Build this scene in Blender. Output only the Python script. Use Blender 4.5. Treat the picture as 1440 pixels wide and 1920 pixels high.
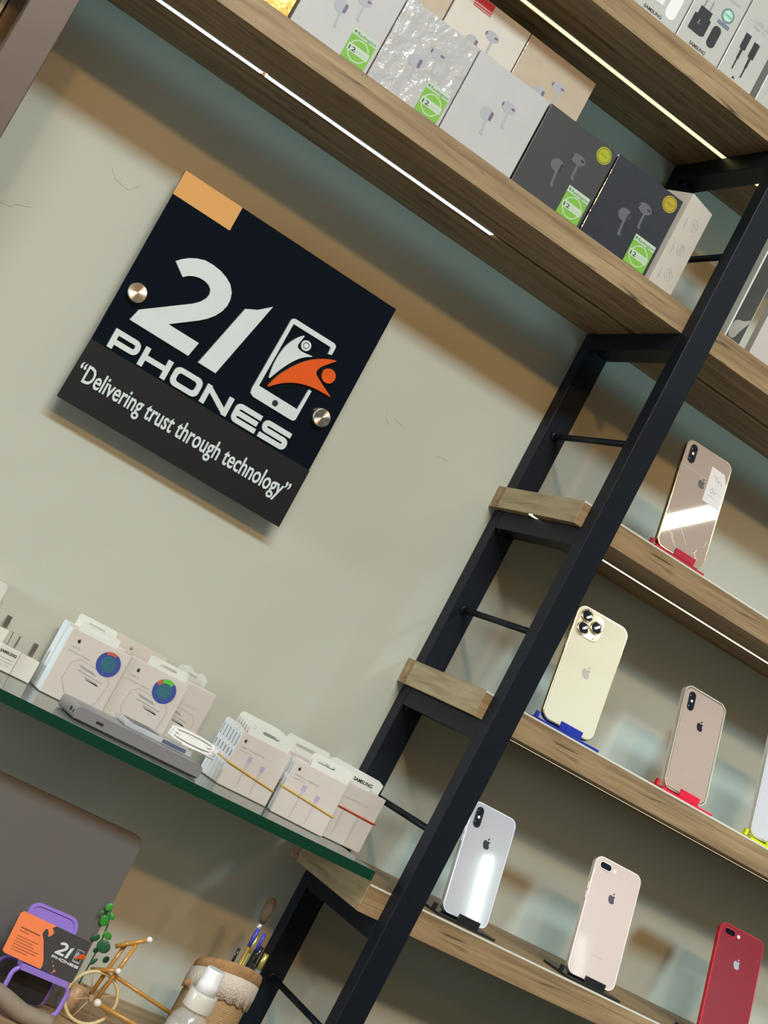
import bpy, bmesh, math, random
from mathutils import Vector, Matrix
from mathutils.geometry import tessellate_polygon
random.seed(7)
S = bpy.context.scene
for o in list(bpy.data.objects): bpy.data.objects.remove(o)
C = S.collection
c, s = math.cos, math.sin
PI = math.pi

# ------------------------------------------------------------------ camera
yaw, pitch, roll = -.4085, .1134, -.4899
Rm = (Matrix.Rotation(yaw, 3, 'Z') @ Matrix.Rotation(pitch, 3, 'X') @ Matrix.Rotation(roll, 3, 'Y'))
base = Matrix(((1, 0, 0), (0, 0, -1), (0, 1, 0)))           # camera right, up, back in world axes
cam = bpy.data.objects.new('camera', bpy.data.cameras.new('camera')); C.objects.link(cam)
cam.matrix_world = Matrix.Translation((-.9844, -1.9511, -.1991)) @ (Rm @ base).to_4x4()
cam.data.sensor_fit = 'VERTICAL'; cam.data.sensor_height = 36; cam.data.lens = 3103.33*36/1920
cam.data.clip_start = .02
S.camera = cam
S.view_settings.view_transform = 'Standard'; S.view_settings.look = 'None'
S.view_settings.gamma = 1; S.view_settings.exposure = 0; S.view_settings.use_curve_mapping = False

# ------------------------------------------------------------------ world and room lights
W = bpy.data.worlds.new('world'); S.world = W; W.use_nodes = True
W.node_tree.nodes['Background'].inputs[0].default_value = (.80, .86, .74, 1)
W.node_tree.nodes['Background'].inputs[1].default_value = .105

def area(name, loc, size, power, col, target=None, direction=None, spin=0):
    l = bpy.data.lights.new(name, 'AREA'); l.shape = 'RECTANGLE'; l.size, l.size_y = size
    l.energy = power; l.color = col
    o = bpy.data.objects.new(name, l); C.objects.link(o); o.location = loc
    d = Vector(target)-Vector(loc) if target else Vector(direction)
    o.rotation_euler = d.to_track_quat('-Z', 'Y').to_euler()
    if spin: o.rotation_euler.rotate_axis('Z', spin)
    return o
# cool ceiling panel: gives the soft lower edge of the shelf shade
area('cool_panel_light', (-1.15, -3.2, 2.26), (2.0, .50), 222, (.70, .90, 1.0), direction=(0, .6, -1))
# row of small warm downlights further out: the sharper orange band
for x in (-2.0, -1.0):
    area('warm_downlight', (x, -5.0, 2.25), (.20, .20), 62, (1.0, .52, .15), direction=(0, 1, -.55))
# added low cool strip far behind, lights the band close under the shelf
area('low_fill_light', (1.0, -6.0, -.62), (1.8, .03), 72, (.50, .86, .95), direction=(0, 1, .12))
# added dim light from the left, brightens the carton sides
_s = area('side_fill_light', (-3.0, -.55, -.22), (.5, .5), 1.7, (.88, .97, 1.0), target=(-.35, -.10, -.33)); _s.data.spread = math.radians(34)
# added spot, brightens the wall behind the lower phone shelves
_l = bpy.data.lights.new('shelf_fill_light', 'SPOT'); _l.energy = 230; _l.color = (.66, .90, 1.0); _l.spot_size = math.radians(17.5); _l.spot_blend = .35; _l.shadow_soft_size = .20
_o = bpy.data.objects.new('shelf_fill_light', _l); C.objects.link(_o); _o.location = (1.2, -3.0, 1.24)
_o.rotation_euler = (Vector((.50, 0, -.30))-_o.location).to_track_quat('-Z', 'Y').to_euler()
# fluorescent tubes seen mirrored in the phone backs
area('tube_light', (.955, -1.20, 1.30), (.048, 1.0), 5, (1, .95, .80), direction=(0, 0, -1), spin=math.radians(-26.5))
area('tube_light', (2.20, -2.70, 1.30), (.030, .85), 3.6, (.80, 1.0, .98), direction=(0, 0, -1), spin=math.radians(35))

# ------------------------------------------------------------------ helpers
def tag(o, label=None, cat=None, group=None, kind=None):
    if label: o['label'] = label
    if cat: o['category'] = cat
    if group: o['group'] = group
    if kind: o['kind'] = kind
    return o
def thing(name, label, cat, loc=(0, 0, 0), rot=(0, 0, 0), group=None):
    o = bpy.data.objects.new(name, None); C.objects.link(o); o.empty_display_size = .02
    o.location = loc; o.rotation_euler = rot
    return tag(o, label, cat, group)
def dup(root, loc, rot, label, group):
    r = root.copy(); C.objects.link(r); r.location = loc; r.rotation_euler = rot
    r['label'] = label; r['group'] = group
    for ch in list(root.children):
        k = ch.copy(); C.objects.link(k); k.parent = r
        for g in list(ch.children):
            d = g.copy(); C.objects.link(d); d.parent = k
    return r

class MB:
    def __init__(self): self.v = []; self.f = []; self.mi = []; self.sm = []
    def add(self, vs, fs, mi=0, smooth=False):
        n = len(self.v); self.v += [tuple(v) for v in vs]
        self.f += [tuple(i+n for i in f) for f in fs]; self.mi += [mi]*len(fs); self.sm += [smooth]*len(fs); return self
    def box(self, x0, x1, y0, y1, z0, z1, mi=0):
        vs = [(x, y, z) for x in (x0, x1) for y in (y0, y1) for z in (z0, z1)]
        return self.add(vs, [(0, 1, 3, 2), (4, 6, 7, 5), (0, 4, 5, 1), (2, 3, 7, 6), (0, 2, 6, 4), (1, 5, 7, 3)], mi)
    def prism(self, outer, y0, y1, holes=(), mi=0, smooth=False):
        """polygon in the XZ plane extruded from y0 to y1"""
        loops = [list(outer)]+[list(h) for h in holes]
        flat = [p for l in loops for p in l]; n = len(flat)
        tri = tessellate_polygon([[Vector((p[0], p[1], 0)) for p in l] for l in loops])
        vs = [(p[0], y0, p[1]) for p in flat]+[(p[0], y1, p[1]) for p in flat]
        fs = [tuple(t) for t in tri]+[tuple(i+n for i in reversed(t)) for t in tri]
        self.add(vs, fs, mi)
        k = 0; sf = []
        for l in loops:
            m = len(l)
            for i in range(m): a, b = k+i, k+(i+1) % m; sf.append((a, b, b+n, a+n))
            k += m
        q = len(self.v)-2*n
        self.f += [tuple(i+q for i in f) for f in sf]; self.mi += [mi]*len(sf); self.sm += [smooth]*len(sf)
        return self
    def tube(self, pts, r, seg=12, mi=0, cap=True, r2=None):
        pts = [Vector(p) for p in pts]; n = len(pts); rings = []
        up = None
        for i, p in enumerate(pts):
            if i == 0: d = pts[1]-p
            elif i == n-1: d = p-pts[-2]
            else: d = (pts[i+1]-p).normalized()+(p-pts[i-1]).normalized()
            d.normalize()
            if up is None:
                up = Vector((0, 0, 1)) if abs(d.z) < .9 else Vector((1, 0, 0))
            a = d.cross(up).normalized(); b = a.cross(d).normalized(); up = b
            rr = r if r2 is None else r+(r2-r)*i/(n-1)
            rings.append([p+a*c(2*PI*k/seg)*rr+b*s(2*PI*k/seg)*rr for k in range(seg)])
        vs = [v for rg in rings for v in rg]
        fs = [(i*seg+k, i*seg+(k+1) % seg, (i+1)*seg+(k+1) % seg, (i+1)*seg+k) for i in range(n-1) for k in range(seg)]
        self.add(vs, fs, mi, True)
        if cap:
            q = len(self.v)-len(vs)
            self.f += [tuple(q+k for k in reversed(range(seg))), tuple(q+(n-1)*seg+k for k in range(seg))]; self.mi += [mi]*2; self.sm += [False]*2
        return self
    def lathe(self, prof, cx=0, cy=0, seg=32, mi=0, axis='z', ph=0):
        """prof: list of (radius, height); closed with caps where radius is 0"""
        vs = []; n = len(prof)
        for r, h in prof:
            for k in range(seg):
                a = 2*PI*k/seg+ph
                vs.append((cx+r*c(a), cy+r*s(a), h) if axis == 'z' else (cx+r*c(a), h, cy+r*s(a)))
        fs = [(i*seg+k, i*seg+(k+1) % seg, (i+1)*seg+(k+1) % seg, (i+1)*seg+k) for i in range(n-1) for k in range(seg)]
        q = len(self.sm); self.add(vs, fs, mi, True)
        for i in range(n-1):
            if abs(prof[i][1]-prof[i+1][1]) < 1e-6:
                for k in range(seg): self.sm[q+i*seg+k] = False
        return self
    def sphere(self, cen, r, seg=16, sc=(1, 1, 1), mi=0):
        vs = []; m = seg//2
        for i in range(m+1):
            t = PI*i/m
            for k in range(seg):
                a = 2*PI*k/seg; vs.append((cen[0]+r*sc[0]*s(t)*c(a), cen[1]+r*sc[1]*s(t)*s(a), cen[2]+r*sc[2]*c(t)))
        fs = [(i*seg+k, (i+1)*seg+k, (i+1)*seg+(k+1) % seg, i*seg+(k+1) % seg) for i in range(m) for k in range(seg)]
        return self.add(vs, fs, mi, True)
    def xf(self, M):
        self.v = [tuple(M @ Vector(v)) for v in self.v]; return self
    def mesh(self, name, mats, bevel=0, seg=2):
        me = bpy.data.meshes.new(name); me.from_pydata(self.v, [], self.f)
        for m in (mats if isinstance(mats, (list, tuple)) else [mats]): me.materials.append(m)
        for p, i, sm in zip(me.polygons, self.mi, self.sm): p.material_index = i; p.use_smooth = sm
        bm = bmesh.new(); bm.from_mesh(me)
        bmesh.ops.remove_doubles(bm, verts=bm.verts, dist=1e-7)
        bmesh.ops.recalc_face_normals(bm, faces=bm.faces)
        if bevel:
            es = [e for e in bm.edges if len(e.link_faces) == 2 and e.calc_face_angle(0) > .6]
            bmesh.ops.bevel(bm, geom=es, offset=bevel, segments=seg, affect='EDGES', profile=.5, clamp_overlap=True)
        bm.to_mesh(me); bm.free()
        return me
    def obj(self, name, mats, parent=None, bevel=0, seg=2, label=None):
        o = bpy.data.objects.new(name, self.mesh(name, mats, bevel, seg)); C.objects.link(o)
        if parent: o.parent = parent
        if label: o['label'] = label
        return o

def rrect(x0, x1, z0, z1, r, n=6):
    P = []
    for cx, cz, a0 in ((x1-r, z1-r, 0), (x0+r, z1-r, 90), (x0+r, z0+r, 180), (x1-r, z0+r, 270)):
        for i in range(n+1):
            a = math.radians(a0+90*i/n); P.append((cx+r*c(a), cz+r*s(a)))
    return P
def circ(x, z, r, n=28, rz=None): return [(x+r*c(2*PI*i/n), z+(rz or r)*s(2*PI*i/n)) for i in range(n)]
def smooth(P, it=2, closed=True):
    for _ in range(it):
        Q = []
        for i in range(len(P)):
            a, b = P[i], P[(i+1) % len(P)]
            Q += [(a[0]*.75+b[0]*.25, a[1]*.75+b[1]*.25), (a[0]*.25+b[0]*.75, a[1]*.25+b[1]*.75)]
        P = Q
    return P
def stroke(P, w, closed=False):
    """ribbon polygon(s) around a polyline, mitred"""
    P = [Vector(p) for p in P]; P = [p for i, p in enumerate(P) if i == 0 or (p-P[i-1]).length > 1e-7+1e-3*(P[-1]-P[0]).length*.05]; n = len(P); L = []; R = []
    for i, p in enumerate(P):
        a = P[i-1] if (i > 0 or closed) else None; b = P[(i+1) % n] if (i < n-1 or closed) else None
        d1 = (p-a).normalized() if a is not None else None; d2 = (b-p).normalized() if b is not None else None
        if d1 is None: d1 = d2
        if d2 is None: d2 = d1
        n1 = Vector((-d1.y, d1.x)); n2 = Vector((-d2.y, d2.x)); m = (n1+n2).normalized()
        k = w/2/max(.35, m.dot(n1)); L.append(tuple(p+m*k)); R.append(tuple(p-m*k))
    return (L, [R]) if closed else (L+R[::-1], [])
def arcpath(P, r, n=5):
    """round the inner corners of an open polyline"""
    P = [Vector(p) for p in P]; Q = [tuple(P[0])]
    for i in range(1, len(P)-1):
        a, p, b = P[i-1], P[i], P[i+1]; u = (a-p).normalized(); v = (b-p).normalized()
        k = min(r, (a-p).length*.5, (b-p).length*.5); A = p+u*k; B = p+v*k
        for j in range(n+1):
            t = j/n; Q.append(tuple(A*(1-t)**2+p*2*t*(1-t)+B*t*t))
    Q.append(tuple(P[-1])); return Q

def text_mb(txt, x0, x1, z0, h, y, depth=.0004, bold=0, mi=0, mb=None, capref='H'):
    """flat lettering in the XZ plane facing -Y, fitted between x0 and x1 with cap height h"""
    cu = bpy.data.curves.new('t', 'FONT'); cu.body = txt; cu.size = 1; cu.extrude = .5; cu.offset = bold; cu.resolution_u = 3
    o = bpy.data.objects.new('t', cu); C.objects.link(o)
    dg = bpy.context.evaluated_depsgraph_get(); dg.update()
    me = bpy.data.meshes.new_from_object(o.evaluated_get(dg))
    vs = [v.co.copy() for v in me.vertices]; fs = [tuple(p.vertices) for p in me.polygons]
    bpy.data.objects.remove(o); bpy.data.curves.remove(cu)
    mb = mb or MB()
    if vs:
        xa = min(v.x for v in vs); xb = max(v.x for v in vs); k = (x1-x0)/(xb-xa); kz = h/.69
        mb.add([(x0+(v.x-xa)*k, y-depth*(v.z+.5), z0+v.y*kz) for v in vs], fs, mi)
    bpy.data.meshes.remove(me)
    return mb

# ------------------------------------------------------------------ materials
def mat(name, col, rough=.5, metal=0, coat=0, spec=.5, emit=None, es=0, trans=0, alpha=1, var=.06, vs=30, bump=0, bs=60, coatr=.03, ior=1.45, bd=.002):
    m = bpy.data.materials.new(name); m.use_nodes = True; N = m.node_tree.nodes; L = m.node_tree.links
    b = N['Principled BSDF']
    b.inputs['Roughness'].default_value = rough; b.inputs['Metallic'].default_value = metal
    b.inputs['Coat Weight'].default_value = coat; b.inputs['Coat Roughness'].default_value = coatr
    b.inputs['Specular IOR Level'].default_value = spec; b.inputs['Transmission Weight'].default_value = trans
    b.inputs['IOR'].default_value = ior; b.inputs['Alpha'].default_value = alpha
    if emit: b.inputs['Emission Color'].default_value = (*emit, 1); b.inputs['Emission Strength'].default_value = es
    tc = N.new('ShaderNodeTexCoord'); nz = N.new('ShaderNodeTexNoise'); nz.inputs['Scale'].default_value = vs; nz.inputs['Detail'].default_value = 4
    L.new(tc.outputs['Object'], nz.inputs['Vector'])
    mx = N.new('ShaderNodeMix'); mx.data_type = 'RGBA'; mx.inputs[0].default_value = .5
    mx.inputs[6].default_value = (*[max(0, k*(1-var)) for k in col], 1); mx.inputs[7].default_value = (*[min(1, k*(1+var)) for k in col], 1)
    L.new(nz.outputs['Fac'], mx.inputs[0]); L.new(mx.outputs[2], b.inputs['Base Color'])
    if bump:
        n2 = N.new('ShaderNodeTexNoise'); n2.inputs['Scale'].default_value = bs; n2.inputs['Detail'].default_value = 5
        L.new(tc.outputs['Object'], n2.inputs['Vector'])
        bp = N.new('ShaderNodeBump'); bp.inputs['Strength'].default_value = bump; bp.inputs['Distance'].default_value = bd
        L.new(n2.outputs['Fac'], bp.inputs['Height']); L.new(bp.outputs[0], b.inputs['Normal'])
        L.new(bp.outputs[0], b.inputs['Coat Normal'])
    return m
def wood(name, c1, c2, c3, sc=(3, 60, 60), rough=.55, crack=True, off=0.0):
    m = bpy.data.materials.new(name); m.use_nodes = True; N = m.node_tree.nodes; L = m.node_tree.links; b = N['Principled BSDF']
    tc = N.new('ShaderNodeTexCoord'); mp = N.new('ShaderNodeMapping'); mp.inputs['Scale'].default_value = sc; mp.inputs['Location'].default_value = (off, off*2, off*.7)
    L.new(tc.outputs['Object'], mp.inputs['Vector'])
    n1 = N.new('ShaderNodeTexNoise'); n1.inputs['Scale'].default_value = 1.6; n1.inputs['Detail'].default_value = 8; n1.inputs['Roughness'].default_value = .62; n1.inputs['Distortion'].default_value = .5
    L.new(mp.outputs[0], n1.inputs['Vector'])
    cr = N.new('ShaderNodeValToRGB'); e = cr.color_ramp.elements
    e[0].position = .30; e[0].color = (*c1, 1); e[1].position = .72; e[1].color = (*c3, 1); k = e.new(.5); k.color = (*c2, 1)
    L.new(n1.outputs['Fac'], cr.inputs[0]); col = cr.outputs[0]
    bp = N.new('ShaderNodeBump'); bp.inputs['Strength'].default_value = .25; bp.inputs['Distance'].default_value = .001
    L.new(n1.outputs['Fac'], bp.inputs['Height'])
    if crack:   # long thin dark splits of the grain
        m2 = N.new('ShaderNodeMapping'); m2.inputs['Scale'].default_value = tuple(k*.55 for k in sc); m2.inputs['Location'].default_value = (5+off, 3, 1)
        L.new(tc.outputs['Object'], m2.inputs['Vector'])
        n2 = N.new('ShaderNodeTexNoise'); n2.inputs['Scale'].default_value = 1.3; n2.inputs['Detail'].default_value = 3; n2.inputs['Distortion'].default_value = .25
        L.new(m2.outputs[0], n2.inputs['Vector'])
        sb = N.new('ShaderNodeMath'); sb.operation = 'SUBTRACT'; sb.inputs[1].default_value = .5; L.new(n2.outputs['Fac'], sb.inputs[0])
        ab = N.new('ShaderNodeMath'); ab.operation = 'ABSOLUTE'; L.new(sb.outputs[0], ab.inputs[0])
        r2 = N.new('ShaderNodeMapRange'); r2.inputs[1].default_value = .0; r2.inputs[2].default_value = .012; L.new(ab.outputs[0], r2.inputs[0])
        n3 = N.new('ShaderNodeTexNoise'); n3.inputs['Scale'].default_value = 9; L.new(tc.outputs['Object'], n3.inputs['Vector'])
        r3 = N.new('ShaderNodeMapRange'); r3.inputs[1].default_value = .50; r3.inputs[2].default_value = .58; r3.inputs[3].default_value = 1; r3.inputs[4].default_value = 0
        L.new(n3.outputs['Fac'], r3.inputs[0])
        mxm = N.new('ShaderNodeMath'); mxm.operation = 'MAXIMUM'; L.new(r2.outputs[0], mxm.inputs[0]); L.new(r3.outputs[0], mxm.inputs[1])
        mx = N.new('ShaderNodeMix'); mx.data_type = 'RGBA'; mx.inputs[6].default_value = (c1[0]*.22, c1[1]*.2, c1[2]*.2, 1)
        L.new(mxm.outputs[0], mx.inputs[0]); L.new(col, mx.inputs[7]); col = mx.outputs[2]
    L.new(col, b.inputs['Base Color']); b.inputs['Roughness'].default_value = rough; L.new(bp.outputs[0], b.inputs['Normal'])
    return m

M = {}
def plaster():
    m = mat('grey_plaster', (.47, .475, .40), .75, var=.03, vs=3)
    N = m.node_tree.nodes; L = m.node_tree.links; b = N['Principled BSDF']; tc = N.new('ShaderNodeTexCoord')
    n1 = N.new('ShaderNodeTexNoise'); n1.inputs['Scale'].default_value = 120; n1.inputs['Detail'].default_value = 3
    v = N.new('ShaderNodeTexNoise'); v.inputs['Scale'].default_value = 7; v.inputs['Detail'].default_value = 2; v.inputs['Distortion'].default_value = .4
    L.new(tc.outputs['Object'], n1.inputs[0]); L.new(tc.outputs['Object'], v.inputs[0])
    ad = N.new('ShaderNodeMath'); ad.operation = 'MULTIPLY_ADD'; ad.inputs[1].default_value = .06
    L.new(n1.outputs['Fac'], ad.inputs[0]); L.new(v.outputs['Fac'], ad.inputs[2])
    bp = N.new('ShaderNodeBump'); bp.inputs['Strength'].default_value = .35; bp.inputs['Distance'].default_value = .006
    L.new(ad.outputs[0], bp.inputs['Height']); L.new(bp.outputs[0], b.inputs['Normal']); return m
M['wall'] = plaster()
M['room'] = mat('pale_room_paint', (.45, .44, .40), .8)
M['floor'] = mat('dull_floor_tile', (.16, .15, .13), .5)
WC = ((.145, .080, .032), (.27, .168, .078), (.39, .262, .135))
M['oak'] = wood('weathered_oak', *WC)
M['oak2'] = wood('weathered_oak_lower', *WC, off=3.3)
M['oak_end'] = wood('oak_end_cap', (.22, .16, .085), (.36, .28, .155), (.46, .37, .22), sc=(60, 5, 70), off=1.2, crack=False)
M['desk'] = wood('desk_oak', (.22, .13, .07), (.36, .23, .12), (.46, .32, .18), off=7)
M['edging'] = mat('pale_edging', (.62, .60, .52), .4)
M['steel'] = mat('black_painted_steel', (.006, .009, .015), .45, spec=.25, var=.2, vs=60, bump=.15, bs=400)
M['litsteel'] = mat('warm_lit_steel', (.10, .072, .058), .40, var=.12, vs=30)  # dark steel with the warm lamp light put into its colour
M['led_a'] = mat('led_white', (1, 1, 1), .5, emit=(1, .93, .90), es=3.2)
M['led_b'] = mat('led_warm', (1, 1, .8), .5, emit=(1, .86, .42), es=1.5)
M['led_c'] = mat('led_cream', (1, 1, .9), .5, emit=(1, .96, .68), es=1.6)
M['alu'] = mat('led_aluminium', (.65, .66, .66), .35, metal=.9)
M['black_gloss'] = mat('black_acrylic', (.003, .006, .011), .004, spec=.5, var=.1)
M['black_panel'] = mat('charcoal_vinyl', (.010, .010, .012), .5, spec=.25)
M['white_letter'] = mat('white_acrylic', (.60, .66, .66), .35)
M['orange'] = mat('orange_acrylic', (.68, .085, .004), .35)
M['knob'] = mat('brushed_steel', (.62, .60, .56), .30, metal=1, var=.12, vs=500)
M['rubber'] = mat('black_rubber', (.01, .01, .01), .6)

# ------------------------------------------------------------------ the setting
def struct(name, mb, m): return tag(mb.obj(name, m), kind='structure')
struct('wall_back', MB().box(-3.2, 3.2, 0, .12, -1.55, 2.30), M['wall'])
_w = bpy.data.objects['wall_back']
_pm = M['wall']
for cx, cz, P in ((-.742, .131, [(-.024, -.010), (-.016, .004), (-.006, .002), (.000, .012), (.020, .016), (.026, .006), (.010, .000), (.006, -.006), (-.010, -.008), (-.016, -.016)]),
                  (-.190, .155, [(-.014, .006), (-.002, .012), (.012, .008), (.016, -.004), (.004, -.002), (-.002, -.012), (-.010, -.006)]),
                  (-.100, .150, [(-.010, -.008), (-.004, .010), (.008, .012), (.006, -.006)]),
                  (-.640, .225, [(-.018, .004), (.002, .010), (.020, .002), (.012, -.008), (-.008, -.006)]),
                  (-.720, .030, [(-.010, .008), (.006, .004), (.012, -.008), (-.004, -.006)])):
    MB().prism([(cx+x, cz+z) for x, z in P], -.0005, .0001).obj('plaster_patch', _pm, _w)
struct('floor', MB().box(-3.2, 3.2, -6.6, .12, -1.65, -1.55), M['floor'])
struct('ceiling', MB().box(-3.2, 3.2, -6.6, .12, 2.30, 2.40), M['room'])

t = thing('light_blocker', 'added unseen block behind the viewer that shades the wall', 'light blocker', (-.3, -3.0, -1.55))  # added out of view, keeps the low strip light off the lower wall
MB().box(-2.4, 3.4, -.25, .25, 0, 1.343).obj('body', M['room'], t)
MB().box(-2.42, 3.42, -.27, .27, 1.345, 1.373).obj('top', M['floor'], t)

# ------------------------------------------------------------------ long wooden shelves with led channels
SF, SB = -.226, -.0008
SH = dict(s0=(.6586, .6914), s1=(.3930, .4241), s2=(.1222, .1524), s3=(-.1388, -.1054), s4=(-.4027, -.3681))
def shelf(label, x0, x1, z, m, endcap=False, leds=(), mled=None, groove=True, notches=()):
    z0, z1 = z; g0, g1, gd = -.121, -.108, .007
    root = thing('wooden_shelf', label, 'shelf', (x0, 0, z0))
    h = z1-z0; L = x1-x0
    prof = [(SF, 0), (g0, 0), (g0, gd), (g1, gd), (g1, 0), (SB, 0), (SB, h), (SF, h)] if groove else [(SF, 0), (SB, 0), (SB, h), (SF, h)]
    mb = MB(); e = .0006 if endcap else 0
    cuts = sorted(notches)     # lengths where the rear post passes: the board is cut back there
    xs = [e]+[k for n in cuts for k in (n[0]-x0, n[1]-x0)]+[L]
    for i in range(len(xs)-1):
        pr = prof
        if i % 2: pr = [(-.0255 if y == SB else y, zz) for y, zz in prof]
        n = len(pr); a, b = xs[i], xs[i+1]
        tri = tessellate_polygon([[Vector((p[0], p[1], 0)) for p in pr]])
        mb.add([(a, p[0], p[1]) for p in pr]+[(b, p[0], p[1]) for p in pr],
               [tuple(t) for t in tri]+[tuple(k+n for k in t) for t in tri]+[(k, (k+1) % n, (k+1) % n+n, k+n) for k in range(n)])
    mb.obj('board', m, root, label='oak board')
    if endcap:
        MB().box(-.0006, .0006, SF+.001, -.0255, .0004, h-.0004).obj('end_cap', M['oak_end'], root, label='pale oak end cap')
    if endcap: MB().box(.0002, L-.0002, SF-.0004, SF+.0012, h-.0022, h+.0001).obj('top_edging', M['edging'], root, label='pale strip along the top edge')
    for a, b in leds:
        ch = MB().box(a-x0, b-x0, g0+.0015, g1-.0015, -.0007, gd-.0005).obj('led_strip', mled, root, label='glowing light strip')
        MB().box(a-x0, b-x0, g0+.0002, g0+.0014, -.0007, gd-.001).box(a-x0, b-x0, g1-.0014, g1-.0002, -.0007, gd-.001).obj('led_channel', M['alu'], root)
    return root
post = (-.0005, .0345)
shelf('highest wooden shelf, with the upright charger boxes on it', -1.25, 1.2, SH['s0'], M['oak'], leds=((-1.2, .006), (.03, 1.15)), mled=M['led_b'], notches=(post,))
shelf('long wooden shelf above the black sign, carrying earbud boxes', -1.25, 1.2, SH['s1'], M['oak'], leds=((-1.2, -.583), (-.577, -.237)), mled=M['led_a'], notches=(post,))
shelf('wooden shelf right of the frame, with the cracked gold phone', -.011, 1.2, SH['s2'], M['oak2'], True, leds=((-.009, 1.15),), mled=M['led_c'], notches=(post,))
shelf('wooden shelf with the three phones on blue, red and yellow stands', -.011, 1.2, SH['s3'], M['oak2'], True, leds=((.03, 1.15),), mled=M['led_c'], notches=(post,))
shelf('lowest wooden shelf, phones on black stands, end beside the glass', -.030, 1.2, SH['s4'], M['oak2'], True, groove=False, notches=(post,))

# ------------------------------------------------------------------ steel ladder frames
def ladder(label, x0, w, m, zs, rods, loc_name='shelf_frame'):
    r = thing(loc_name, label, 'shelf frame', (x0, -.125, -1.55))
    X0, X1 = 0, w; yo = .125; zo = 1.55
    MB().box(X0, X1, -.25+yo, -.2262+yo, 0, 2.88).obj('front_post', m, r, bevel=.0012)
    mb = MB(); z = -1.55
    for (a, b) in sorted(zs): mb.box(X0, X1, -.024+yo, -.0005+yo, z+zo, a-.0005+zo); z = b+.0005
    mb.box(X0, X1, -.024+yo, -.0005+yo, z+zo, 2.88); mb.obj('rear_post', m, r, bevel=.0012)
    for (a, b) in sorted(zs):
        MB().box(X0+.0002, X1-.0002, -.2260+yo, -.0245+yo, a-.0245+zo, a-.0006+zo).obj('crossbar', m, r, bevel=.001)
        MB().box(X0+.006, X0+.012, -.032+yo, -.0245+yo, a-.030+zo, a-.0245+zo).obj('weld', m, r)
    for zr in rods:
        MB().tube([(w/2, -.2258+yo, zr+zo), (w/2, -.0245+yo, zr+zo)], .0042, 12).obj('rung', m, r, label='thin round rung')
        MB().lathe([(0, 0), (.0075, 0), (.006, .003), (0, .0035)], 0, 0, 16).xf(Matrix.Translation((w/2, -.0245+yo, zr+zo)) @ Matrix.Rotation(PI/2, 4, 'X')).obj('rung_weld', m, r)
    return r
ladder('black steel ladder frame holding the right ends of the shelves', 0, .034, M['steel'], list(SH.values()), [.513, .2445, -.0165, -.283, -.547])
ladder('steel post of another shelf frame, coloured brown as if warm-lit, in the top left corner', -.852, .0425, M['litsteel'], [SH['s0'], SH['s1']], [.513])

# things left of the brown post
t = thing('poster', 'yellow-green poster with pale rim left of the brown post', 'poster', (-.915, -.004, .20))
MB().box(-.06, .058, -.012, 0, 0, .182).obj('print', mat('poster_print', (.42, .36, .08), .3, coat=.6, var=.9, vs=55), t)
MB().prism(rrect(-.063, .061, -.003, .185, .004), -.014, 0, [rrect(-.058, .056, .002, .180, .003)]).obj('rim', mat('poster_rim', (.75, .85, .70), .2), t)

# ------------------------------------------------------------------ the sign  (local mm: x right, z up, from its lower left corner)
K = .001
def mmp(P): return [(x*K, z*K) for x, z in P]
TWO = [(41.7, 211.4), (47.3, 217.7), (54.1, 223.2), (62.8, 227.9), (72.4, 231.3), (83.6, 231.8), (95.2, 230.5), (105.0, 227.4), (113.5, 222.8), (119.7, 215.4), (122.5, 207.3), (122.8, 199.1), (120.7, 190.2), (115.9, 181.0), (109.1, 172.7), (101.2, 165.5), (71.0, 142.3), (114.5, 142.0), (110.6, 122.1), (28.0, 122.8), (32.0, 138.9), (85.2, 179.2), (92.4, 186.6), (96.3, 193.6), (97.1, 199.6), (95.2, 204.7), (90.7, 208.2), (84.1, 209.8), (76.3, 209.6), (70.1, 207.9), (63.5, 204.5), (58.4, 199.6)]
ONE = [(144.4, 207.5), (159, 215), (173.5, 227.8), (150.4, 121.3), (125.3, 121.6)]
PHN = [(269.4, 216.6), (269.6, 225.8), (268.6, 229.1), (265.5, 230.8), (206.3, 230.4), (203.6, 229.4), (201.9, 226.5), (199.9, 129.0), (201.2, 123.2), (206.4, 120.7), (263.0, 120.5), (266.6, 121.3), (268.2, 124.4), (268.8, 164.7), (264.9, 164.7), (263.7, 135.9), (205.9, 136.2), (206.9, 223.8), (262.3, 224.2), (264.2, 223.0), (264.6, 215.2)]
FIG = [(227.1, 219.5), (226.2, 214.5), (225.3, 209.5), (224.5, 205.0), (225.7, 202.1), (228.5, 200.6), (234.6, 200.2), (240.8, 201.0), (249.9, 202.7), (243.9, 198.9), (237.9, 194.5), (232.6, 188.7), (226.4, 179.7), (221.0, 169.4), (216.5, 159.2), (212.4, 148.4), (210.0, 159.9), (208.8, 170.8), (209.1, 181.6), (210.5, 192.3), (213.8, 201.3), (218.4, 209.9), (222.7, 215.6)]
ORG = [(279.9, 214.6), (265.3, 208.8), (254.6, 202.2), (246.1, 195.3), (237.8, 186.4), (230.6, 175.9), (223.9, 164.4), (218.9, 153.5), (215.1, 138.9), (222.6, 147.2), (230.1, 153.8), (239.8, 160.1), (250.3, 165.0), (262.0, 168.2), (272.6, 169.8), (283.9, 170.5), (296.1, 170.5), (289.0, 173.4), (279.7, 177.5), (271.6, 181.4), (265.6, 184.2), (262.6, 186.9), (262.0, 191.1), (264.1, 195.9), (269.0, 202.4), (275.0, 208.8)]
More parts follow.
